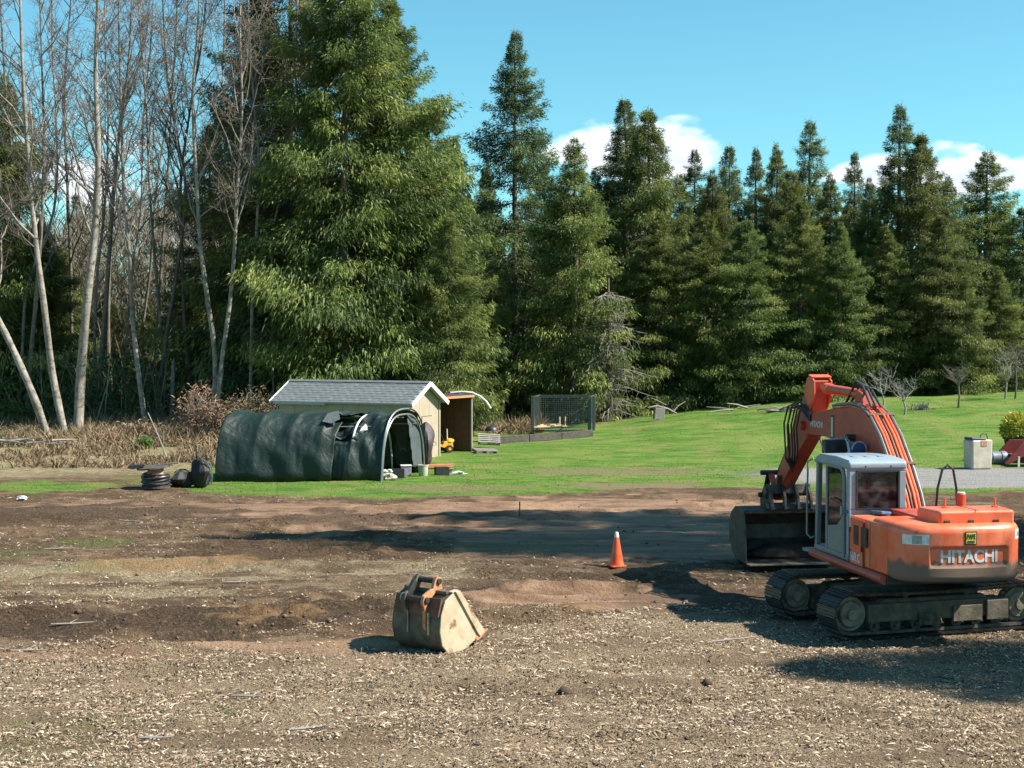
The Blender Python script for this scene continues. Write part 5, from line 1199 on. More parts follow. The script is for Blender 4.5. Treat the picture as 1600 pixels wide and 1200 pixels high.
def kites(P, D, Lg, Wd, droop, rg, tint):
    """fine pointed sprays: one bent kite each"""
    n = len(P); D = D / np.linalg.norm(D, axis=1, keepdims=True)
    S = np.cross(D, rg.normal(size=(n, 3))); S /= np.linalg.norm(S, axis=1, keepdims=True) + 1e-9
    Lg = Lg[:, None]; Wd = Wd[:, None]; dz = np.zeros((n, 3)); dz[:, 2] = -1
    mid = P + D * Lg * .45; end = mid + (D + dz * droop) / np.linalg.norm(D + dz * droop, axis=1, keepdims=True) * Lg * .6
    V = np.stack([P, mid + S * Wd * .5, end, mid - S * Wd * .5], 1).reshape(-1, 3); b = np.arange(n)[:, None] * 4
    return V, b + np.array([[0, 1, 2, 3]]), np.repeat(tint, 4)
def conifer_meshes(h, Rad, seed, dens=9., spl=26., droop=1.0, prof_p=.8, base=.04, size=1., sparse_top=0., up=0.15, gap=0., ragged=.46):
    rg = np.random.default_rng(seed); nb = int(h * dens * 1.6)
    nt_ = int(nb * .38); t = np.sort(np.concatenate([rg.uniform(0, 1, nb - nt_), 1 - .38 * rg.uniform(0, 1, nt_) ** 1.3])); t = base + (1 - base) * t * .98
    phase = rg.uniform(0, 6.28, 4)
    L = Rad * np.minimum((1 - t) ** prof_p, 1.7 * (1 - t) + .01) * np.minimum(1, .72 + t * 1.4) * (1 - ragged + 2 * ragged * rg.uniform(0, 1, nb) ** 1.3) + .04 + .30 * (1 - t)
    az = np.arange(nb) * 2.39996 + rg.normal(0, .4, nb)
    L *= 1 + .22 * np.sin(2 * az + phase[0] + t * 7) + .16 * np.sin(3 * az + phase[1] - t * 13)
    keep = rg.uniform(0, 1, nb) > gap * (.4 + .6 * np.sin(t * 40 + phase[2]) ** 2); t, L, az = t[keep], L[keep], az[keep]; nb = len(t)
    btint = np.clip(rg.normal(.42, .2, nb), 0, 1)
    slope = -.25 * droop + up + .55 * np.clip(t - .55, 0, 1)        # lower limbs sag, upper ones rise
    cnt = np.maximum(24, (2.9 * spl * L / size * (1 - sparse_top * t) * (.9 + .9 * t)).astype(int)); bi = np.repeat(np.arange(nb), cnt); n = len(bi)
    u = rg.uniform(.12, 1.0, n) ** .62
    r = L[bi] * u; z0 = t[bi] * h + slope[bi] * r - .22 * droop * r * u * (1 - .8 * t[bi]) + .22 * droop * L[bi] * u ** 4
    lat = rg.normal(0, 1, n) * L[bi] * .17 * (1.15 - .6 * u)
    ca, sa = np.cos(az[bi]), np.sin(az[bi])
    P = np.stack([ca * r - sa * lat, sa * r + ca * lat, z0 + rg.normal(0, .25, n) * size * (1 - .6 * t[bi])], 1)
    D = np.stack([ca * .75 - sa * np.sign(lat) * .45, sa * .75 + ca * np.sign(lat) * .45, -.55 * droop * (1 - 1.2 * t[bi] ** 2)], 1) + rg.normal(0, .45, (n, 3))
    k = (.46 + .54 * (1 - t[bi])) * size
    lg = k * rg.uniform(.18, .52, n); wd = k * rg.uniform(.045, .10, n)
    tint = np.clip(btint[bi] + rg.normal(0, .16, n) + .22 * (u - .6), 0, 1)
    V, F, T = kites(P, D, lg, wd, (droop * rg.uniform(.4, 1.5, n) * (1 - .6 * t[bi]))[:, None], rg, tint)
    # leader
    crown = np_mesh('conifer_crown', V, F, False, {'tint': ('POINT', T)})
    b = MB(); wob = rg.normal(0, .05, 6)
    b.tube([(wob[i] * (i > 0), wob[5 - i] * (i > 0), h * f) for i, f in enumerate((0, .02, .3, .6, .85, 1.0))], [h * .019 + .04, h * .0155, h * .0115, h * .007, h * .0032, .008], 8)
    for i in range(0, nb, 2):
        p0 = Vector((0, 0, t[i] * h)); q = Vector((math.cos(az[i]) * L[i] * .55, math.sin(az[i]) * L[i] * .55, t[i] * h + slope[i] * L[i] * .55 - .05 * L[i])); e = Vector((math.cos(az[i]) * L[i] * .95, math.sin(az[i]) * L[i] * .95, t[i] * h + slope[i] * L[i] * .95 - .08 * L[i]))
        b.tube([p0, q, e], [.016 + .011 * L[i], .012 + .006 * L[i], .008], 4, cap=False)
    me = bpy.data.meshes.new('conifer_trunk'); me.from_pydata(b.v, [], b.f); me.update()
    for p in me.polygons: p.use_smooth = True
    return crown, me
VAR = {}
def variant(key):
    if key in VAR: return VAR[key]
    cfg = {
        'cedar_a': dict(h=20, Rad=4.1, seed=1, dens=11, spl=34, droop=1.2, prof_p=.56),
        'cedar_b': dict(h=20, Rad=4.0, seed=2, dens=11, spl=32, droop=1.1, prof_p=.56, gap=.2),
        'cedar_c': dict(h=20, Rad=3.3, seed=3, dens=11, spl=32, droop=1.3, prof_p=.6, sparse_top=.2),
        'cedar_d': dict(h=20, Rad=3.0, seed=4, dens=10, spl=32, droop=1.0, prof_p=.62, gap=.25, ragged=.45),
        'fir_a': dict(h=20, Rad=3.3, seed=5, dens=11, spl=27, droop=.6, prof_p=.54, gap=.10, up=.05, size=.9, ragged=.4),
        'fir_b': dict(h=20, Rad=2.7, seed=6, dens=11, spl=28, droop=.55, prof_p=.60, gap=.18, up=.0, size=.85, ragged=.45),
        'fir_c': dict(h=20, Rad=2.4, seed=7, dens=10.5, spl=27, droop=.7, prof_p=.58, gap=.25, up=.05, size=.9, ragged=.5),
        'young': dict(h=20, Rad=4.6, seed=8, dens=9, spl=24, droop=.9, prof_p=.6, size=1.25),
    }[key]
    VAR[key] = conifer_meshes(**cfg); VAR[key][0].materials.append(M['fir' if key.startswith('fir') else 'cedar']); VAR[key][1].materials.append(M['bark'])
    return VAR[key]
def plant_conifer(name, key, px, top, d, label, wide=1., rz=0., group='conifers along the wood edge', cat='conifer'):
    x = at(px, d); z = gz(x, d) - .1; hh = z_at(top, d) - z
    root = empty(name, (x, d, z), rz, label, cat, group)
    cr, tr = variant(key); s = hh / 20.
    w = s ** .35 * wide
    a = mesh_obj('trunk', tr, None, root); c = mesh_obj('crown', cr, None, root)
    for o in (a, c): o.scale = (w, w, s)
    a.scale = (s * .95, s * .95, s)
    a.scale = (w * .95, w * .95, s)
    return root
CON = [
 # px, top row, depth, variant, width, label
 (12, 112, 92, 'cedar_d', 1.1, 'pale green conifer at the far left edge behind the leaning alder'),
 (62, 330, 84, 'cedar_c', 1.0, 'bushy low cedar behind the two leftmost leaning alders'),
 (-40, 60, 84, 'cedar_b', 1.2, 'tall cedar cut off by the left edge of the picture'),
 (122, 300, 112, 'fir_b', 1.0, 'dark fir showing between the pale alder trunks at left'),
 (96, 385, 92, 'cedar_c', .9, 'low green cedar behind the thickest white barked alder'),
 (168, 452, 95, 'young', .6, 'bushy young conifer deep between the dark alders'),
 (232, 470, 94, 'young', .6, 'bushy young conifer behind the lichen spotted alder'),
 (288, 420, 92, 'cedar_d', .9, 'low cedar behind the forked alder'),
 (330, 190, 86, 'fir_a', 1.0, 'dark fir filling the gap between bare alders and the great cedars'),
 (405, -30, 82, 'cedar_b', 1.05, 'leftmost of the great tall cedars behind the shed'),
 (455, -170, 80, 'fir_a', 1.25, 'tall ragged fir reaching out of the top of the picture'),
 (540, -120, 75, 'cedar_a', 1.12, 'greatest broad cedar right behind the shed roof'),
 (612, -10, 78, 'cedar_b', 1.15, 'tall cedar with sloping ragged right side beside the greatest cedar'),
 (672, 150, 79, 'cedar_d', 1.15, 'lower loose cedar stepping down on the right of the great cedars'),
 (702, 330, 73.5, 'cedar_c', .85, 'short sunlit cedar behind the brown lean-to'),
 (805, 45, 86, 'fir_a', 1.02, 'tall dark fir with bare visible trunk standing against the sky'),
 (745, 335, 82, 'cedar_d', .8, 'small olive cedar between the great cedars and the tall dark fir'),
 (897, 212, 82, 'cedar_c', 1.08, 'bright green cedar behind the wire enclosure'),
 (975, 150, 92, 'fir_b', 1.35, 'left spire of the twin pointed conifers in front of the white cloud'),
 (1012, 166, 89, 'cedar_b', 1.0, 'right spire of the twin pointed conifers in front of the white cloud'),
 (1030, 330, 85.5, 'cedar_a', .85, 'dark bushy cedar standing right of the dead bare tree'),
 (1084, 228, 100, 'fir_c', .95, 'small pointed fir in the dip right of the twin spires'),
 (1105, 330, 85, 'cedar_c', .9, 'rounded mid green cedar left of the excavator arm'),
 (1138, 224, 97, 'fir_b', .95, 'slim fir tip rising over the middle of the right wood'),
 (1180, 226, 99, 'fir_c', .95, 'narrow fir tip just right of the slim fir in mid wood'),
 (1212, 222, 95, 'cedar_d', .85, 'dense dark pointed cedar left of the sparse spire'),
 (1165, 340, 85, 'cedar_b', .95, 'broad cedar hanging over the lawn behind the excavator arm'),
 (1264, 183, 96, 'fir_c', 1.1, 'sparse open spire fir directly above the excavator boom'),
 (1250, 312, 86, 'cedar_a', .8, 'drooping cedar behind the top of the excavator arm'),
 (1333, 233, 100, 'fir_c', .85, 'thin grey green spire left of the tallest right hand fir'),
 (1312, 345, 84.5, 'cedar_c', .85, 'yellowish sunlit cedar above the excavator boom'),
 (1404, 158, 93, 'fir_c', 1.2, 'tallest right hand fir with straight bare trunk'),
 (1436, 205, 90, 'cedar_b', .95, 'full cedar leaning on the tallest right hand fir'),
 (1382, 350, 86, 'cedar_d', .9, 'mid green cedar below the tallest right hand fir'),
 (1468, 335, 86, 'cedar_a', .85, 'broad cedar above the grey brush pile'),
 (1540, 233, 98, 'cedar_d', 1.25, 'pointed dense conifer in front of the right hand cloud'),
 (1508, 430, 85, 'young', .5, 'low bushy conifer at the wood edge under the pointed right conifer'),
 (1060, 268, 93, 'cedar_d', .8, 'narrow dark cedar between the twin spires and the small pointed fir'),
 (1112, 262, 92, 'cedar_c', .75, 'slim green cedar just left of the slim fir tip in mid wood'),
 (1234, 262, 92, 'cedar_b', .75, 'slim cedar between the dense dark cedar and the sparse spire'),
 (1296, 268, 92, 'cedar_d', .8, 'slim cedar just right of the sparse open spire'),
 (1356, 275, 92, 'cedar_c', .75, 'slim cedar left below the tallest right hand fir'),
 (1478, 272, 93, 'cedar_d', .85, 'slim cedar between the leaning full cedar and the right hand cloud'),
 (930, 262, 92, 'cedar_d', .85, 'slim dark cedar left of the twin pointed conifers'),
 (850, 250, 92, 'cedar_b', .8, 'slim cedar just right of the tall dark fir'),
 (760, 250, 92, 'cedar_d', .8, 'slim cedar just left of the tall dark fir'),
 (1597, 320, 90, 'cedar_b', 1.0, 'conifer cut by the right edge of the picture'),
 (1560, 420, 87, 'cedar_c', .8, 'short cedar behind the rightmost thin orchard trees'),
]
for i, (px, top, d, key, w, lab) in enumerate(CON):
    plant_conifer('cedar_tree' if 'cedar' in key or key == 'young' else 'fir_tree', key, px, top, d, lab, w, i * 1.7)
# tall trees standing to the right of the frame; only their shade is seen
def side_tree(x, d, h, key, w, lab, rz):
    z = gz(x, d) - .1; root = empty('fir_tree' if 'fir' in key else 'cedar_tree', (x, d, z), rz, lab, 'conifer', 'conifers right of the yard')
    cr, tr = variant(key)
    for nm, me in (('trunk', tr), ('crown', cr)): mesh_obj(nm, me, None, root).scale = (w, w, h / 20.)
side_tree(21.8, 32.4, 31.0, 'cedar_a', 1.2, 'tall cedar just outside the right edge shading the mud band', .4)
side_tree(22.6, 36.6, 27.5, 'cedar_d', 1.2, 'second cedar outside the right edge by the gravel drive', 1.4)
side_tree(22.6, 19.0, 19.8, 'cedar_a', 1.05, 'cedar outside the right edge shading the near foreground', 2.1)

def deep_wood():
    """the unbroken dark mass of trees deep behind the edge: nobody could count them"""
    rg = np.random.default_rng(77); Vs, Fs, Ts = [], [], []; o = 0
    def one(x, d, h, rad, sd):
        nonlocal o
        r2 = np.random.default_rng(sd); n = int(h * 90); t = 1 - r2.uniform(0, 1, n) ** .75 * .98; rr = rad * (1 - t) ** .8 * r2.uniform(.15, 1.05, n) ** .6 + .05; a = r2.uniform(0, 6.283, n)
        P = np.stack([x + rr * np.cos(a), d + rr * np.sin(a), gz(x, d) + t * h], 1); D = np.stack([np.cos(a) * .6, np.sin(a) * .6, np.full(n, -.5)], 1) + r2.normal(0, .4, (n, 3))
        V, F, T = sprays(P, D, r2.uniform(.35, .9, n) * (1.25 - .6 * t), r2.uniform(.16, .32, n), np.full((n, 1), .8), r2, np.clip(r2.normal(.3, .2, n), 0, 1))
        Vs.append(V); Fs.append(F + o); Ts.append(T); o += len(V)
    k = 0
    for d in (101, 113):
        for px in np.arange(330, 1680, 58):
            k += 1; p = px + rg.uniform(-25, 25); dd = d + rg.uniform(-4, 4)
            top = np.interp(p, [0, 120, 250, 330, 420, 700, 800, 860, 960, 1060, 1200, 1300, 1450, 1600], [330, 380, 430, 300, 120, 210, 330, 320, 300, 330, 320, 330, 330, 360]) + rg.uniform(-10, 70)
            one(at(p, dd), dd, z_at(top, dd), rg.uniform(2.6, 3.6), 500 + k)
    for px in np.arange(-60, 330, 40):
        k += 1; dd = 127 + rg.uniform(-4, 4); one(at(px, dd), dd, z_at(395 + rg.uniform(-20, 40), dd), 3.4, 500 + k)
    me = np_mesh('deep_wood', np.concatenate(Vs), np.concatenate(Fs), False, {'tint': ('POINT', np.concatenate(Ts))})
    tag(mesh_obj('deep_wood', me, M['fir']), 'dark unbroken mass of forest deep behind the edge trees', 'forest', kind='stuff')
deep_wood()
def far_brush():
    rg = np.random.default_rng(21); n = 30000; d = rg.uniform(93, 112, n); px = rg.uniform(-60, 420, n); x = at(px, d)
    top = np.interp(px, [-60, 0, 110, 160, 220, 290, 340, 420], [380, 390, 370, 335, 325, 335, 350, 380]) + (fbm(px / 30., d * .2, 4, 3) - .5) * 90
    z = zbase(x, d) + rg.uniform(0, 1, n) ** .8 * (z_at(top, d) - zbase(x, d)); P = np.stack([x, d, z], 1)
    V, F, T = sprays(P, np.stack([rg.normal(0, .6, n), rg.normal(0, .6, n), np.ones(n)], 1), rg.uniform(.5, 1.9, n), rg.uniform(.025, .07, n), np.full((n, 1), .1), rg, np.clip(rg.normal(.35, .25, n), 0, 1))
    tag(mesh_obj('far_brushwood', np_mesh('far_brushwood', V, F, False, {'tint': ('POINT', T)}), M['brush']), 'olive tan haze of bare brushwood far behind the alders', 'brushwood', kind='stuff')
far_brush()
def thicket():
    rg = np.random.default_rng(22); n = 1300; d = rg.uniform(76, 96, n); px = rg.uniform(-60, 430, n); x = at(px, d); z = zbase(x, d) - .1
    keep = fbm(x * .4, d * .4, 14, 3) > .46; x, d, z = x[keep], d[keep], z[keep]; n = len(x)
    V, F, T = sprays(np.stack([x, d, z], 1), np.stack([rg.normal(0, .3, n), rg.normal(0, .3, n), np.ones(n)], 1), rg.uniform(.8, 5.0, n), rg.uniform(.025, .06, n), np.full((n, 1), .05), rg, np.clip(rg.normal(.45, .3, n), 0, 1))
    tag(mesh_obj('thicket', np_mesh('thicket', V, F, False, {'tint': ('POINT', T)}), M['brush']), 'thicket of thin bare stems inside the left wood', 'thicket', kind='stuff')
thicket()

# ---- bare alders
def limb_path(p, d, L, rg, n=5, upw=.25, wig=.12):
    P = [p.copy()]; d = d.normalized()
    for i in range(n):
        d = (d + Vector((rg.gauss(0, wig), rg.gauss(0, wig), upw * .35 + rg.gauss(0, wig * .6)))).normalized(); P.append(P[-1] + d * (L / n))
    return P
def alder_meshes(path, r0, r1, seed, first=.38, nb=15, blen=.2, twigs=1.):
    """trunk polyline -> trunk mesh, twig-crown mesh (local coords)"""
    rg = random.Random(seed); path = [Vector(p) for p in path]
    # smooth the polyline (Catmull-Rom)
    Q = []
    for i in range(len(path) - 1):
        p0, p1, p2, p3 = path[max(i - 1, 0)], path[i], path[i + 1], path[min(i + 2, len(path) - 1)]
        for k in range(5):
            t = k / 5; Q.append(.5 * ((2 * p1) + (p2 - p0) * t + (2 * p0 - 5 * p1 + 4 * p2 - p3) * t * t + (3 * p1 - p0 - 3 * p2 + p3) * t ** 3))
    Q.append(path[-1]); n = len(Q)
    H = path[-1].z
    rad = [r1 + (r0 - r1) * (1 - i / (n - 1)) ** .9 for i in range(n)]; rad = [q * rg.uniform(.93, 1.07) for q in rad]; rad[0] *= 1.25
    tb = MB(); tb.tube(Q, rad, 10)
    cb = MB()
    def pt(f):
        s = f * (n - 1); i = min(int(s), n - 2); return Q[i].lerp(Q[i + 1], s - i), rad[i]
    for k in range(nb):
        f = first + (1 - first) * (k + rg.uniform(0, 1)) / nb; p, rr = pt(min(f, .995)); a = rg.uniform(0, 6.283)
        el = rg.uniform(.25, 1.0) + .4 * f; L = H * blen * rg.uniform(.5, 1.15) * (1.25 - .6 * f)
        d = Vector((math.cos(a) * math.cos(el), math.sin(a) * math.cos(el), math.sin(el)))
        P = limb_path(p, d, L, rg, 5, .35); br = min(rr * .6, .012 + L * .0125)
        tb.tube(P, [br * (1 - .8 * i / 5) for i in range(6)], 5, cap=False)
        for q in range(6):
            s = rg.uniform(.25, 1.0); i = min(int(s * 5), 4); pp = P[i].lerp(P[i + 1], s * 5 - i); dd = (P[i + 1] - P[i]).normalized()
            sd = Vector((rg.gauss(0, 1), rg.gauss(0, 1), rg.gauss(.25, .6))).normalized(); L2 = L * rg.uniform(.22, .5) * (1.2 - .5 * s)
            P2 = limb_path(pp, dd * .7 + sd * .8, L2, rg, 3, .25, .15); r2 = max(.008, br * .38)
            cb.tube(P2, [r2 * (1 - .65 * j / 3) for j in range(4)], 3, cap=False)
            for w in range(int(7 * twigs)):
                s2 = rg.uniform(.1, 1.0); j = min(int(s2 * 3), 2); p3 = P2[j].lerp(P2[j + 1], s2 * 3 - j)
                s3 = Vector((rg.gauss(0, 1), rg.gauss(0, 1), rg.gauss(.2, .7))).normalized(); L3 = rg.uniform(.25, .8)
                e = (P2[j + 1] - P2[j]).normalized() * .5 + s3
                m_ = p3 + e.normalized() * L3 * .5; cb.tube([p3, m_, m_ + (e + Vector((0, 0, .35)) + s3 * .2).normalized() * L3 * .5], [.011, .009, .005], 3, cap=False)
    ms = []
    for nm, b in (('alder_trunk', tb), ('alder_twigs', cb)):
        me = bpy.data.meshes.new(nm); me.from_pydata([tuple(v) for v in b.v], [], b.f); me.update()
        for p in me.polygons: p.use_smooth = True
        ms.append(me)
    return ms
def plant_alder(pts, d, r0, lab, mt='alder', seed=1, r1=.03, first=.38, nb=15, blen=.2, twigs=1., yj=1.0):
    rg = random.Random(seed * 7 + 1)
    bx = at(pts[0][0], d); z = gz(bx, d) - .1
    P = []
    for i, (px, py) in enumerate(pts):
        dy = 0 if i == 0 else rg.uniform(-yj, yj) * .5
        P.append((at(px, d + dy) - bx, dy, z_at(py, d + dy) - z))
    P[0] = (0, 0, 0)
    r0 *= .84; root = empty('alder_tree', (bx, d, z), 0, lab, 'bare tree', 'bare alders at the left')
    a, c = alder_meshes(P, r0, r1, seed, first, nb, blen, twigs)
    mesh_obj('trunk', a, M[mt], root); mesh_obj('crown', c, M['twig'], root)
ALD = [
 ([(76, 700), (52, 620), (18, 540), (-25, 450), (-70, 330), (-95, 150), (-100, -40)], 69, .24, 'pale alder trunk leaning hard left out of the picture', 'alder', .45),
 ([(102, 684), (82, 585), (70, 480), (58, 380), (48, 260), (40, 120), (36, -30), (32, -160)], 71, .22, 'slim pale alder curving up just right of the hard leaning one', 'alder', .42),
 ([(121, 684), (126, 590), (136, 480), (149, 370), (156, 240), (153, 110), (158, -20), (160, -190)], 72, .31, 'thickest white barked alder with straight trunk at left', 'alder', .40),
 ([(146, 672), (158, 560), (168, 450), (178, 320), (190, 200), (206, 80), (214, -120)], 80, .19, 'dark alder just right of the thickest white one', 'alder_dark', .40),
 ([(42, 650), (48, 560), (58, 460), (68, 330), (72, 210), (70, 120), (66, -60)], 80, .17, 'grey forked alder behind the slim pale alder', 'alder_dark', .35),
 ([(228, 668), (217, 590), (208, 500), (204, 410), (196, 300), (192, 180), (190, 60), (188, -100)], 74, .17, 'lichen spotted alder rising behind the leaning pole', 'alder', .42),
 ([(244, 640), (258, 540), (278, 420), (292, 300), (276, 200), (262, 90), (255, -90)], 82, .15, 'dark slanting alder in the middle of the alder stand', 'alder_dark', .40),
 ([(236, 640), (246, 520), (254, 400), (262, 300), (270, 180), (280, 20), (284, -120)], 88, .13, 'thin brown alder behind the slanting dark one', 'alder_dark', .40),
 ([(336, 652), (346, 570), (360, 470), (368, 380), (372, 300), (380, 180), (378, 60), (380, -60)], 73, .15, 'right stem of the forked alder beside the rusty bush', 'alder', .40),
 ([(334, 652), (336, 560), (325, 470), (314, 380), (308, 270), (304, 150), (314, 20), (316, -120)], 73.3, .17, 'left stem of the forked alder beside the rusty bush', 'alder', .40),
 ([(390, 620), (393, 540), (396, 450), (402, 360), (406, 260), (398, 150), (392, 60), (390, -60)], 75, .12, 'straight spotted alder against the dark of the great cedars', 'alder', .45),
 ([(302, 640), (290, 520), (286, 400), (284, 290), (300, 170), (322, 40), (330, -100)], 83, .14, 'grey alder just left of the forked alder', 'alder_dark', .38),
 ([(176, 650), (170, 540), (172, 430), (180, 300), (196, 180), (232, 60), (240, -60)], 90, .14, 'slender olive alder deep behind the thickest white one', 'alder_dark', .35),
 ([(428, 470), (426, 400), (438, 310), (456, 210), (466, 160), (462, 90), (468, 0)], 76.5, .07, 'thin white dead stem slanting across the great cedars', 'dead', .55),
 ([(14, 660), (20, 560), (30, 430), (26, 300), (14, 160), (6, 0), (4, -90)], 86, .15, 'grey alder at the extreme left behind the hard leaning trunk', 'alder_dark', .35),
 ([(110, 650), (112, 540), (112, 430), (108, 300), (104, 150), (116, 0), (118, -80)], 90, .15, 'dark upright alder behind the gap between the two pale alders', 'alder_dark', .35),
 ([(206, 640), (222, 520), (236, 420), (246, 300), (262, 200), (290, 90), (300, -40)], 92, .12, 'thin leaning alder deep in the middle of the stand', 'alder_dark', .35),
 ([(28, 668), (34, 570), (44, 450), (86, 330), (92, 210), (86, 80), (88, -60)], 82, .12, 'thin pale alder crossing behind the two leftmost alders', 'alder', .4),
 ([(150, 668), (148, 560), (152, 440), (166, 320), (172, 190), (168, 60), (170, -60)], 84, .12, 'thin grey alder close behind the thickest white trunk', 'alder', .4),
 ([(262, 650), (254, 540), (244, 420), (236, 300), (232, 180), (222, 40), (220, -60)], 86, .12, 'thin pale alder leaning left behind the broken snag', 'alder', .4),
 ([(318, 640), (322, 540), (330, 430), (340, 320), (346, 200), (352, 80), (356, -60)], 84, .11, 'thin pale alder right behind the rusty bush', 'alder', .45),
 ([(185, 660), (196, 560), (206, 440), (222, 330), (226, 200), (240, 60), (246, -50)], 88, .11, 'thin pale alder slanting right in mid stand', 'alder', .4),
]
for i, (pts, d, r0, lab, mt, first) in enumerate(ALD): plant_alder(pts, d, r0, lab, mt, 40 + i, first=first, nb=23 if r0 > .1 else 8, twigs=1.2)
# broken snag
t = put('broken_snag', 268, 662, 'short broken pale snag standing in the dry grass', 'snag')
b = MB(); hh = 3.3; b.tube([(0, 0, -.1), (.03, 0, hh * .3), (.05, .02, hh * .7), (.10, 0, hh)], [.14, .115, .105, .09], 10); b.tube([(.10, 0, hh - .02), (.13, 0, hh + .16)], [.06, .01], 6); b.build('trunk', M['alder'], t, smooth=True)
b = MB(); b.tube([(.05, 0, 2.0), (.3, -.05, 2.15)], [.03, .012], 6); b.build('branch_stub', M['alder'], t)

# dead conifer with bleached hanging branches
def dead_conifer():
    d = 81.; x = at(950, d); z = gz(x, d) - .1; root = empty('dead_conifer', (x, d, z), 0, 'dead grey conifer with bleached bare drooping branches', 'dead tree')
    rg = random.Random(9); H = 7.6; b = MB(); b.tube([(0, 0, 0), (.05, 0, 4), (0, 0.05, 8), (.05, 0, H)], [.17, .12, .07, .02], 8); b.build('trunk', M['bark'], root, smooth=True)
    b = MB()
    for k in range(150):
        f = rg.uniform(.05, .97); a = rg.uniform(0, 6.283); L = (2.2 * (1 - f) ** .6 + .9) * rg.uniform(.5, 1.2); p = Vector((0, 0, f * H))
        P = [p]; dd = Vector((math.cos(a), math.sin(a), .15))
        for j in range(5): P.append(P[-1] + dd.normalized() * L / 5); dd = dd + Vector((rg.gauss(0, .2), rg.gauss(0, .2), -.28 + .12 * j + rg.gauss(0, .08)))
        b.tube(P, [.03, .026, .022, .017, .012, .006], 4, cap=False)
        for q in range(6):
            j = rg.randint(1, 4); s = Vector((rg.gauss(0, 1), rg.gauss(0, 1), -.8)).normalized(); b.tube([P[j], P[j] + s * .3, P[j] + s * .5 + Vector((0, 0, -.2))], [.012, .009, .004], 3, cap=False)
    b.build('bare_branches', M['dead'], root, smooth=True)
dead_conifer()

# small bare orchard trees on the lawn
def orchard():
    T = [(1414, 648, 590, 'small bare forked orchard tree with pale trunk on the lawn above the boom', 2.0, 'fruit'), (1498, 640, 580, 'thin dark leaning sapling on the lawn right of the brush pile', 1.8, 'alder_dark'),
         (1571, 622, 545, 'slender bare orchard tree near the right edge of the lawn', 2.6, 'fruit'), (1587, 622, 540, 'dark straight sapling nearest the right edge of the lawn', 2.6, 'alder_dark'), (1380, 640, 575, 'bare vase shaped orchard tree behind the excavator boom', 2.0, 'fruit')]
    for i, (px, py, top, lab, w, mt) in enumerate(T):
        t = put('orchard_tree', px, py, lab, 'bare tree', 0, 'bare orchard trees on the lawn'); d = t.location.y; H = z_at(top, d) - t.location.z
        rg = random.Random(60 + i); tb = MB(); cb = MB(); fk = .35 if i not in (1, 3) else .6
        top_ = Vector((rg.uniform(-.1, .1), 0, H * fk)); tb.tube([(0, 0, -.05), (.05, 0, H * fk * .5), top_], [.06, .05, .042], 8)
        for k in range(5):
            a = 1.3 * k + i; dd = Vector((math.cos(a) * .6, math.sin(a) * .6, .8)); P = limb_path(top_, dd, H * (1 - fk) * rg.uniform(.8, 1.1), rg, 5, .1, .2); tb.tube(P, [.032, .026, .02, .016, .012, .007], 5, cap=False)
            for q in range(9):
                j = rg.randint(1, 4); s = Vector((rg.gauss(0, 1), rg.gauss(0, 1), rg.gauss(.7, .4))).normalized(); P2 = limb_path(P[j], s, rg.uniform(.4, 1.0), rg, 3, .3, .15); cb.tube(P2, [.010, .008, .006, .004], 3, cap=False)
                for w_ in range(3):
                    s = Vector((rg.gauss(0, 1), rg.gauss(0, 1), rg.gauss(.8, .4))).normalized(); cb.tube([P2[2], P2[2] + s * .3], [.006, .003], 3, cap=False)
        tb.build('trunk', M[mt], t, smooth=True); cb.build('crown', M['twig'] if mt != 'fruit' else M['fruit'], t, smooth=True)
orchard()

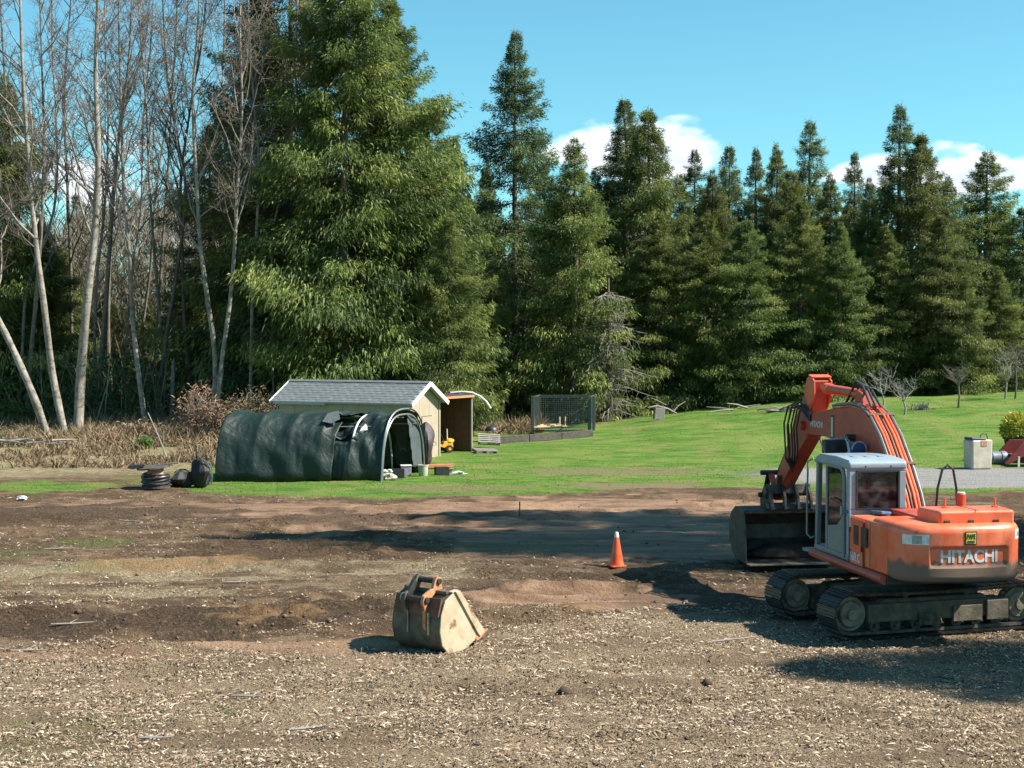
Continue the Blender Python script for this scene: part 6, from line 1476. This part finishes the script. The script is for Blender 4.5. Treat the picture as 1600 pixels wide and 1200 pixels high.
def tuft_field(name, pts, hmin, hmax, wid, mat, label, cat, seed, lean=.35, nper=1, droop=.4, kind='stuff', tmean=.5):
    rg = np.random.default_rng(seed); pts = np.repeat(pts, nper, 0) + (rg.normal(0, .05, (len(pts) * nper, 2)) if nper > 1 else 0); n = len(pts)
    z = ground_z(pts[:, 0], pts[:, 1]); P = np.stack([pts[:, 0], pts[:, 1], z - .01], 1)
    D = np.stack([rg.normal(0, lean, n), rg.normal(0, lean, n), np.ones(n)], 1)
    V, F, T = sprays(P, D, rg.uniform(hmin, hmax, n), rg.uniform(wid * .6, wid * 1.3, n), rg.uniform(0, droop, n)[:, None], rg, np.clip(rg.normal(tmean, .22, n), 0, 1))
    me = np_mesh(name, V, F, False, {'tint': ('POINT', T)}); o = mesh_obj(name, me, mat); return tag(o, label, cat, kind=kind)
def ground_cover():
    rg = np.random.default_rng(3)
    def scatter(n, px0, px1, d0, d1, dens=None):
        d = d0 + (d1 - d0) * rg.uniform(0, 1, n); px = rg.uniform(px0, px1, n); x = at(px, d); return np.stack([x, d], 1)
    # tall dry grass belt under the alders and behind the shed
    p = np.concatenate([scatter(9000, -60, 345, 67.5, 80), scatter(4200, 120, 470, 64.5, 74), scatter(1500, 735, 850, 76, 82), scatter(900, 400, 520, 66, 74)])
    q = fbm(p[:, 0] * .6, p[:, 1] * .6, 8, 3); p = p[q + rg.uniform(-.12, .12, len(p)) > .50]
    tuft_field('dry_grass', p, .20, 1.0, .035, M['dry'], 'tall dry tan grass and bramble stalks under the bare alders', 'dry grass', 5, .75, 3, 1.1, tmean=.62)
    p = scatter(3500, -60, 345, 56, 68); q = fbm(p[:, 0] * .8, p[:, 1] * .8, 18, 3); p = p[q > .47]
    tuft_field('short_dry_grass', p, .12, .45, .05, M['dry'], 'short straw coloured grass on the left verge', 'dry grass', 6, .5, 3, .8)
    # dark leafy undergrowth inside the wood
    p = np.concatenate([scatter(5200, -60, 420, 76, 96), scatter(2600, 860, 1600, 86, 94)])
    nz_ = fbm(p[:, 0] * .35, p[:, 1] * .35, 19, 4); p = p[nz_ + rg.uniform(-.05, .05, len(p)) > .47]; nz_ = fbm(p[:, 0] * .35, p[:, 1] * .35, 19, 4)
    n = len(p); z = ground_z(p[:, 0], p[:, 1]); hh = rg.uniform(.1, 1.0, n) * np.interp(at(0, 1) + p[:, 0], [-40, -10, 5, 40], [3.4, 3.0, 1.8, 1.4]) * np.clip((nz_ - .42) * 5, .25, 1.2)
    P = np.stack([np.repeat(p[:, 0], 5), np.repeat(p[:, 1], 5), np.repeat(z + hh, 5)], 1) + rg.normal(0, .28, (n * 5, 3)); m = len(P)
    V, F, T = sprays(P, rg.normal(0, 1, (m, 3)) + np.array([0, 0, -.2]), rg.uniform(.14, .36, m), rg.uniform(.06, .13, m), np.full((m, 1), .5), rg, np.clip(rg.normal(.45, .25, m), 0, 1))
    tag(mesh_obj('undergrowth', np_mesh('undergrowth', V, F, False, {'tint': ('POINT', T)}), M['under']), 'dark leafy undergrowth between the trunks of the wood', 'undergrowth', kind='stuff')
    # lawn blades
    p = np.concatenate([scatter(18000, 180, 1640, 44, 58), scatter(5000, 700, 1640, 58, 80)]); Z = zones(p[:, 0], p[:, 1]); p = p[Z['lawn'] > rg.uniform(.25, .75, len(p))]
    tuft_field('lawn_grass', p, .02, .06, .03, M['blade'], 'short mown grass blades covering the lawn', 'grass', 7, .9, 1, .8, tmean=.6)
    p = np.concatenate([scatter(5000, 0, 1600, 16, 40), scatter(1500, 0, 400, 40, 50)]); Z = zones(p[:, 0], p[:, 1]); p = p[np.maximum(Z['moss'], Z['lawn']) > rg.uniform(.3, .8, len(p))]
    tuft_field('weed_tufts', p, .025, .08, .016, M['blade'], 'sparse green weed tufts sprouting in the dirt', 'weeds', 8, .7, 3, .8, tmean=.65)
    # wood chips: small bent flakes and shreds
    p = np.concatenate([scatter(85000, -40, 1640, 15.5, 27), scatter(26000, -40, 1640, 26, 40), scatter(6000, -40, 700, 38, 46)])
    Z = zones(p[:, 0], p[:, 1]); pr = .45 + .75 * Z['litter'] + .3 * Z['straw'] - .80 * Z['mud'] - .55 * Z['dark'] - Z['lawn'] - Z['gravel'] - .4 * Z['ochre']
    pr = pr * (.20 + 1.7 * sstep(.42, .66, fbm(p[:, 0] * 1.1, p[:, 1] * 1.5, 55, 4))); p = p[pr > rg.uniform(0, 1, len(p))]; n = len(p)
    z = ground_z(p[:, 0], p[:, 1]); a = rg.uniform(0, 6.283, n); kind = rg.uniform(0, 1, n)
    Lg = np.where(kind < .55, rg.uniform(.008, .05, n) * rg.uniform(.5, 1.15, n), rg.uniform(.03, .17, n) * rg.uniform(.4, 1, n)) * np.where(kind > .985, 1.8, 1); Wd = np.where(kind < .55, rg.uniform(.008, .028, n), rg.uniform(.005, .012, n))
    P = np.stack([p[:, 0], p[:, 1], z + rg.uniform(.004, .03, n)], 1); D = np.stack([np.cos(a), np.sin(a), rg.normal(.05, .28, n)], 1)
    D /= np.linalg.norm(D, axis=1, keepdims=True); S = np.stack([-np.sin(a), np.cos(a), rg.normal(0, .35, n)], 1); U = np.cross(D, S); L3 = Lg[:, None]; W3 = Wd[:, None]
    th = np.minimum(Lg, .05)[:, None] * .28
    A = P - D * L3 * .5; Bv = P + D * L3 * .5; C = P + U * th + D * L3 * .1
    V = np.stack([A - S * W3 * .4, A + S * W3 * .35, Bv + S * W3 * .5, Bv - S * W3 * .3, C + S * W3 * .3, C - S * W3 * .4], 1).reshape(-1, 3)
    bi = np.arange(n)[:, None] * 6; F = np.concatenate([bi + np.array([[0, 1, 4]]), bi + np.array([[0, 4, 5]]), bi + np.array([[5, 4, 2]]), bi + np.array([[5, 2, 3]]), bi + np.array([[1, 2, 4]]), bi + np.array([[0, 5, 3]])], 1).reshape(-1, 3)
    t = np.clip(rg.normal(.38, .27, n), 0, 1) + .35 * (kind < .07); me = np_mesh('wood_chips', V, F, False, {'tint': ('POINT', np.repeat(np.clip(t, 0, 1), 6))})
    tag(mesh_obj('wood_chips', me, M['chip']), 'scattered pale wood chips and shreds over the dirt yard', 'wood chips', kind='stuff')
    # soil clods
    p = scatter(7000, -40, 1640, 17, 46); Z = zones(p[:, 0], p[:, 1]); pr = .10 + .8 * Z['dark'] - .04 * Z['mud'] - Z['lawn'] * .9 - Z['gravel']; p = p[pr > rg.uniform(0, 1, len(p))]; n = len(p)
    z = ground_z(p[:, 0], p[:, 1]); s = rg.uniform(.012, .045, n) * np.where(rg.uniform(0, 1, n) > .96, 2.0, 1)
    base = np.array([[1, 0, 0], [.3, .95, 0], [-.8, .6, 0], [-.8, -.6, 0], [.3, -.95, 0], [.35, .2, .8], [-.35, -.15, .75], [0, 0, -.5]])
    V = (base[None] * (1 + rg.normal(0, .22, (n, 8, 1)))) * s[:, None, None]; an = rg.uniform(0, 6.283, n); c, s_ = np.cos(an), np.sin(an)
    V = np.stack([V[..., 0] * c[:, None] - V[..., 1] * s_[:, None], V[..., 0] * s_[:, None] + V[..., 1] * c[:, None], V[..., 2]], -1) + np.stack([p[:, 0], p[:, 1], z], 1)[:, None]
    tri = np.array([[0, 1, 5], [1, 2, 5], [2, 6, 5], [2, 3, 6], [3, 4, 6], [4, 5, 6], [4, 0, 5], [1, 0, 7], [2, 1, 7], [3, 2, 7], [4, 3, 7], [0, 4, 7]]); F = (np.arange(n)[:, None, None] * 8 + tri[None]).reshape(-1, 3)
    me = np_mesh('soil_clods', V.reshape(-1, 3), F, True, {'tint': ('POINT', np.repeat(np.clip(rg.normal(.4, .25, n), 0, 1), 8))})
    tag(mesh_obj('soil_clods', me, M['clod']), 'loose brown soil clods on the churned dirt', 'soil', kind='stuff')
ground_cover()

# leafy / twiggy single bushes
def bush(name, px, py, lab, cat, size, mat, seed, twig='twig', n=900, leaf=(.08, .2), leafw=(.04, .09), dz=0.):
    t = put(name, px, py, lab, cat, 0, None, dz); rg = random.Random(seed); tb = MB(); g = np.random.default_rng(seed); pts = []
    for k in range(26):
        a = rg.uniform(0, 6.283); P = limb_path(Vector((rg.gauss(0, size[0] * .15), rg.gauss(0, size[1] * .15), 0)), Vector((math.cos(a) * .6 * size[0] / size[2], math.sin(a) * .6 * size[1] / size[2], 1)), size[2] * rg.uniform(.6, 1.1), rg, 5, .05, .22); tb.tube(P, [.03, .022, .018, .014, .01, .005], 4, cap=False)
        for q in range(6):
            j = rg.randint(1, 4); P2 = limb_path(P[j], Vector((rg.gauss(0, 1), rg.gauss(0, 1), .5)), size[2] * .3, rg, 3, .1, .25); tb.tube(P2, [.012, .01, .007, .004], 3, cap=False); pts += P2[1:]
        pts += P[2:]
    tb.build('stems', M[twig], t, smooth=True)
    if n:
        P = np.array([tuple(p) for p in pts])[g.integers(0, len(pts), n)] + g.normal(0, .07 * size[2], (n, 3)); V, F, T = sprays(P, g.normal(0, 1, (n, 3)) + np.array([0, 0, .3]), g.uniform(*leaf, n), g.uniform(*leafw, n), np.full((n, 1), .5), g, np.clip(g.normal(.5, .25, n), 0, 1))
        mesh_obj('foliage', np_mesh('foliage', V, F, False, {'tint': ('POINT', T)}), M[mat], t)
    return t
bush('rusty_bush', 318, 690, 'rusty brown dead bush between the snag and the forked alder', 'bush', (1.3, 1.0, 2.7), 'rusty_bush', 3, 'fruit', 1500, (.12, .3), (.03, .07))
bush('tan_bush', 398, 685, 'tan dry bush left of the shed roof', 'bush', (2.0, 1.0, 2.2), 'dry', 4, 'fruit', 2600, (.12, .35), (.03, .06))
bush('straw_clump', 362, 690, 'tall straw coloured clump just behind the left end of the tent', 'dry grass', (1.5, .8, 1.7), 'dry', 14, 'fruit', 2400, (.15, .4), (.02, .05))
bush('olive_bramble', 215, 688, 'olive brown bramble thicket below the lichen spotted alder', 'bramble', (2.2, 1.0, 1.1), 'dry', 5, 'twig', 900, (.1, .3), (.03, .06))
bush('red_brown_bramble', 165, 695, 'low red brown bramble at the foot of the white alder', 'bramble', (1.6, .8, .8), 'rusty_bush', 6, 'twig', 700, (.1, .25), (.02, .05))
bush('grey_brush_pile', 1440, 641, 'grey heap of cut brush lying on the lawn', 'brush pile', (1.6, .7, .55), 'dry', 7, 'fruit', 0)
bush('green_weed_clump', 226, 702, 'bright green weed clump in front of the dry grass', 'weed', (.5, .4, .55), 'blade', 8, 'twig', 260, (.12, .3), (.03, .07))
# potted golden shrub by the trailer
t = put('potted_shrub', 1594, 722, 'round yellow green shrub in a dark pot behind the red trailer', 'shrub'); g = np.random.default_rng(4)
b = MB(); b.lathe([(.42, 0), (.60, .9), (.66, .92), (.64, .98)], 18); b.build('pot', M['pot'], t, smooth=True)
n = 2600; v = g.normal(0, 1, (n, 3)); v /= np.linalg.norm(v, axis=1, keepdims=True); P = v * np.array([.72, .72, .62]) * g.uniform(.55, 1.0, (n, 1)) + np.array([0, 0, 1.35])
V, F, T = sprays(P, v + g.normal(0, .5, (n, 3)) + np.array([0, 0, .4]), g.uniform(.08, .2, n), g.uniform(.03, .07, n), np.full((n, 1), .4), g, np.clip(g.normal(.5, .25, n), 0, 1))
mesh_obj('foliage', np_mesh('foliage', V, F, False, {'tint': ('POINT', T)}), M['shrub'], t)
# root stump by the forked alder, pale debris along the wood edge, single sticks on the dirt
t = put('root_stump', 341, 690, 'torn brown root stump at the edge of the dry grass left of the tent', 'stump')
b = MB(); b.tube([(0, 0, 0), (-.05, 0, .6), (.08, 0, 1.2), (-.02, 0, 1.75)], [.32, .22, .17, .05], 10); b.build('trunk', M['bark'], t, smooth=True)
rg = random.Random(3)
for k in range(7):
    a = k * .9; b = MB(); b.tube(limb_path(Vector((0, 0, .35 + .12 * k)), Vector((math.cos(a), math.sin(a), .35)), rg.uniform(.5, 1.0), rg, 4, .1, .25), [.07, .055, .04, .025, .01], 6); b.build('root', M['dead'] if k % 2 else M['bark'], t, smooth=True)
for k, (px, py, lab, L_) in enumerate([(1190, 647, 'pale heap of cut limbs at the wood edge left of the arm', 1.6), (20, 700, 'grey fallen limbs at the far left wood edge', 2.2)]):
    t = put('limb_heap', px, py, lab, 'limb heap')
    for q in range(14):
        a = rg.uniform(-.5, .5); x = rg.uniform(-L_, L_); b = MB(); b.tube(limb_path(Vector((x, rg.uniform(-.4, .4), rg.uniform(.05, .35))), Vector((math.cos(a) * rg.choice((-1, 1)), math.sin(a), .1)), rg.uniform(.6, 1.5), rg, 4, 0, .12), [.07, .06, .05, .035, .02], 6); b.build('limb', M['dead'], t, smooth=True)
ST = [(190, 815, 1.0, 2.9, 'long pale stick on the far dirt below the cable spool'), (95, 862, .8, .2, 'forked stick by the green patch at left'), (375, 916, .7, .1, 'pale stick left of the loose bucket in the straw band'),
      (110, 985, .7, .15, 'forked stick on the dark churned soil at left'), (40, 1026, .6, .0, 'short stick at the left edge of the ochre strip'), (400, 1092, .7, .1, 'pale stick among chips left below the loose bucket'),
      (480, 1148, .5, .45, 'slanting stick near the bottom of the picture left of centre'), (240, 1160, .4, 0, 'small stick near the bottom left corner'), (1150, 1010, .9, .1, 'pale stick in front of the near excavator track')]
for k, (px, py, L_, a, lab) in enumerate(ST):
    t = put('stick', px, py, lab, 'stick', a, 'loose sticks on the dirt', dz=.02); r2 = random.Random(k)
    P = limb_path(Vector((-L_ / 2, 0, .01)), Vector((1, 0, .02)), L_, r2, 5, 0, .10); P = [Vector((p.x, p.y, abs(p.z) * .5 + .01)) for p in P]
    b = MB(); b.tube(P, [.014, .018, .018, .015, .012, .006], 6); b.tube([P[2], P[2] + Vector((.08, .10, .03)) * (1 + L_)], [.009, .004], 5); b.build('twig', M['dead'], t, smooth=True)
